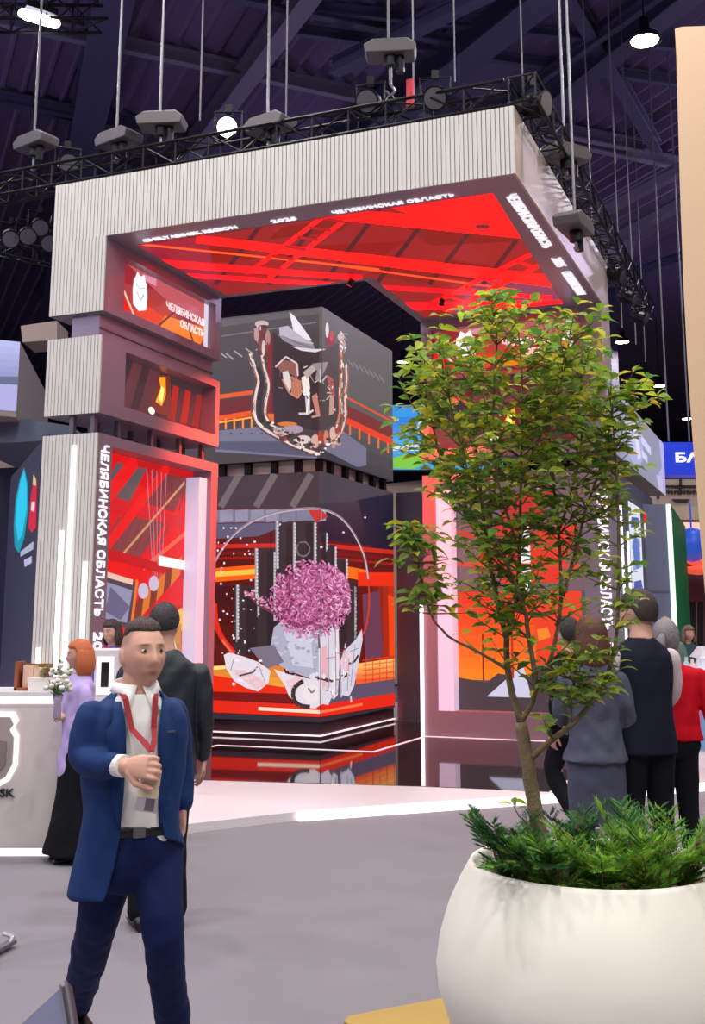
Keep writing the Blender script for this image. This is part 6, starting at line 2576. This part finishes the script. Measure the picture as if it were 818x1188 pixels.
# grey pebbles lying on the soil
for i, (u, v, dy, lab) in enumerate(((610, 1012, -.3, 'pale pebble on the soil near the left rim'), (735, 1003, .05, 'pale pebble on the soil behind the bright juniper'), (560, 1002, -.1, 'pale pebble at the far left of the soil'))):
    p = at_y(u, v, PY + dy)
    m = MB()
    m.ellipsoid((p[0], PY + dy, .775), (.034, .026, .02), 10, 7)
    o = m.build('pebble', mat('pebble_pale', (214, 206, 196), .7), smooth=True)
    tag(o, lab, 'pebble', 'pebbles in the pot')

# ------------------------------------------------------------------ tilted display board, lower left
FY = 3.2
bd2 = thing('display_board', 'tilted grey metal display board cut by the bottom left corner', 'display board', (at_y(40, 1200, FY)[0], FY, 0))
q0, q1, q2, q3 = at_y(79, 1139, FY + .05), at_y(88, 1192, FY - .12), at_y(-8, 1290, FY - .2), at_y(-20, 1230, FY - .02)
q0b = at_y(71, 1142, FY + .05)
nrm = np.cross(q1 - q0, q3 - q0)
nrm /= np.linalg.norm(nrm)
if np.dot(nrm, CAM - q0) < 0:
    nrm = -nrm
mm = lambda a, b_: (q0 * (1 - a) + q3 * a) * (1 - b_) + (q1 * (1 - a) + q2 * a) * b_
m = MB()
m.prism([q0, q1, q2, q3], -nrm * .02)
m.build('board_back', mat('board_edge', (70, 68, 80), .4, metal=.5), bd2)
m = MB()
m.prism([mm(.09, .03) + nrm * .001, mm(.09, .97) + nrm * .001, mm(.98, .97) + nrm * .001, mm(.98, .03) + nrm * .001], nrm * .004)
m.build('board_face', mat('board_grey_blue', (104, 104, 128), .45, metal=.3), bd2)
m = MB()
for a0, a1 in ((0, .022), (.066, .085)):
    m.prism([mm(a0, .0) + nrm * .001, mm(a0, 1) + nrm * .001, mm(a1, 1) + nrm * .001, mm(a1, .0) + nrm * .001], nrm * .01)
m.build('rim', M_steel, bd2)
c_ = (q0 + q1 + q2 + q3) / 4
m = MB()
m.tube([c_ - nrm * .03, (c_[0], c_[1] + .04, c_[2] - .12), (c_[0], c_[1] + .04, .02)], .022, 12)
m.tube([q1 - nrm * .02, q1 + np.array([.05, .03, -.03]), (c_[0], c_[1] + .04, c_[2] - .15)], .012, 8)
m.build('pole', M_steel, bd2)
m = MB()
m.lathe([(.02, .03), (.15, .022), (.17, .01), (.17, 0), (.02, 0)], (c_[0], c_[1] + .04, 0), 28)
m.build('base', M_black, bd2)
# the tip of a steel barrier foot at the left edge
a, b_ = at_z(-30, 1117, .03), at_z(15, 1092, .03)
bf = thing('barrier_foot', 'tip of a grey steel floor foot entering at the left edge', 'stand foot', (a + b_) / 2 * np.array([1, 1, 0]))
m = MB()
m.bar(a, b_, .05, .02)
m.build('foot_bar', M_steel, bf, bevel=.004)
m = MB()
m.tube([b_ - (b_ - a) * .1, b_ + Z3 * .02, b_ - np.array([.06, -.03, -.03])], .012, 8)
m.build('foot_lever', mat('foot_light', (190, 190, 196), .4, metal=.4), bf)
m = MB()
m.tube([a, a + Z3 * 1.0], .02, 10)
m.build('foot_post', M_steel, bf)

juniper(655, 1010, -.32, .2, 12, DK + LT, 'low juniper at the front rim between the dark and the bright ones', (.0, .0), .9)
juniper(752, 1010, -.33, .2, 12, LT, 'low bright juniper at the front rim right of the pot middle', (.0, .0), .9)
# ------------------------------------------------------------------ camera and render look
cd = bpy.data.cameras.new('camera')
co = bpy.data.objects.new('camera', cd)
COL.objects.link(co)
cd.sensor_fit = 'VERTICAL'
cd.sensor_height = 36.0
cd.lens = 36.0 * FPX / 1188.0
cd.shift_y = -(594.0 - CY) / 1188.0
cd.clip_end = 300
co.location = (0, 0, HC)
co.rotation_euler = (PI / 2 + TH, 0, 0)
SC.camera = co
vs_ = SC.view_settings
vs_.view_transform = 'Standard'
vs_.look = 'None'
vs_.gamma = 1
vs_.exposure = EXPO
vs_.use_curve_mapping = False
SC.cycles.max_bounces = 6
SC.cycles.diffuse_bounces = 4
SC.cycles.glossy_bounces = 3
SC.cycles.transmission_bounces = 3
SC.cycles.sample_clamp_indirect = 4
SC.cycles.use_denoising = True
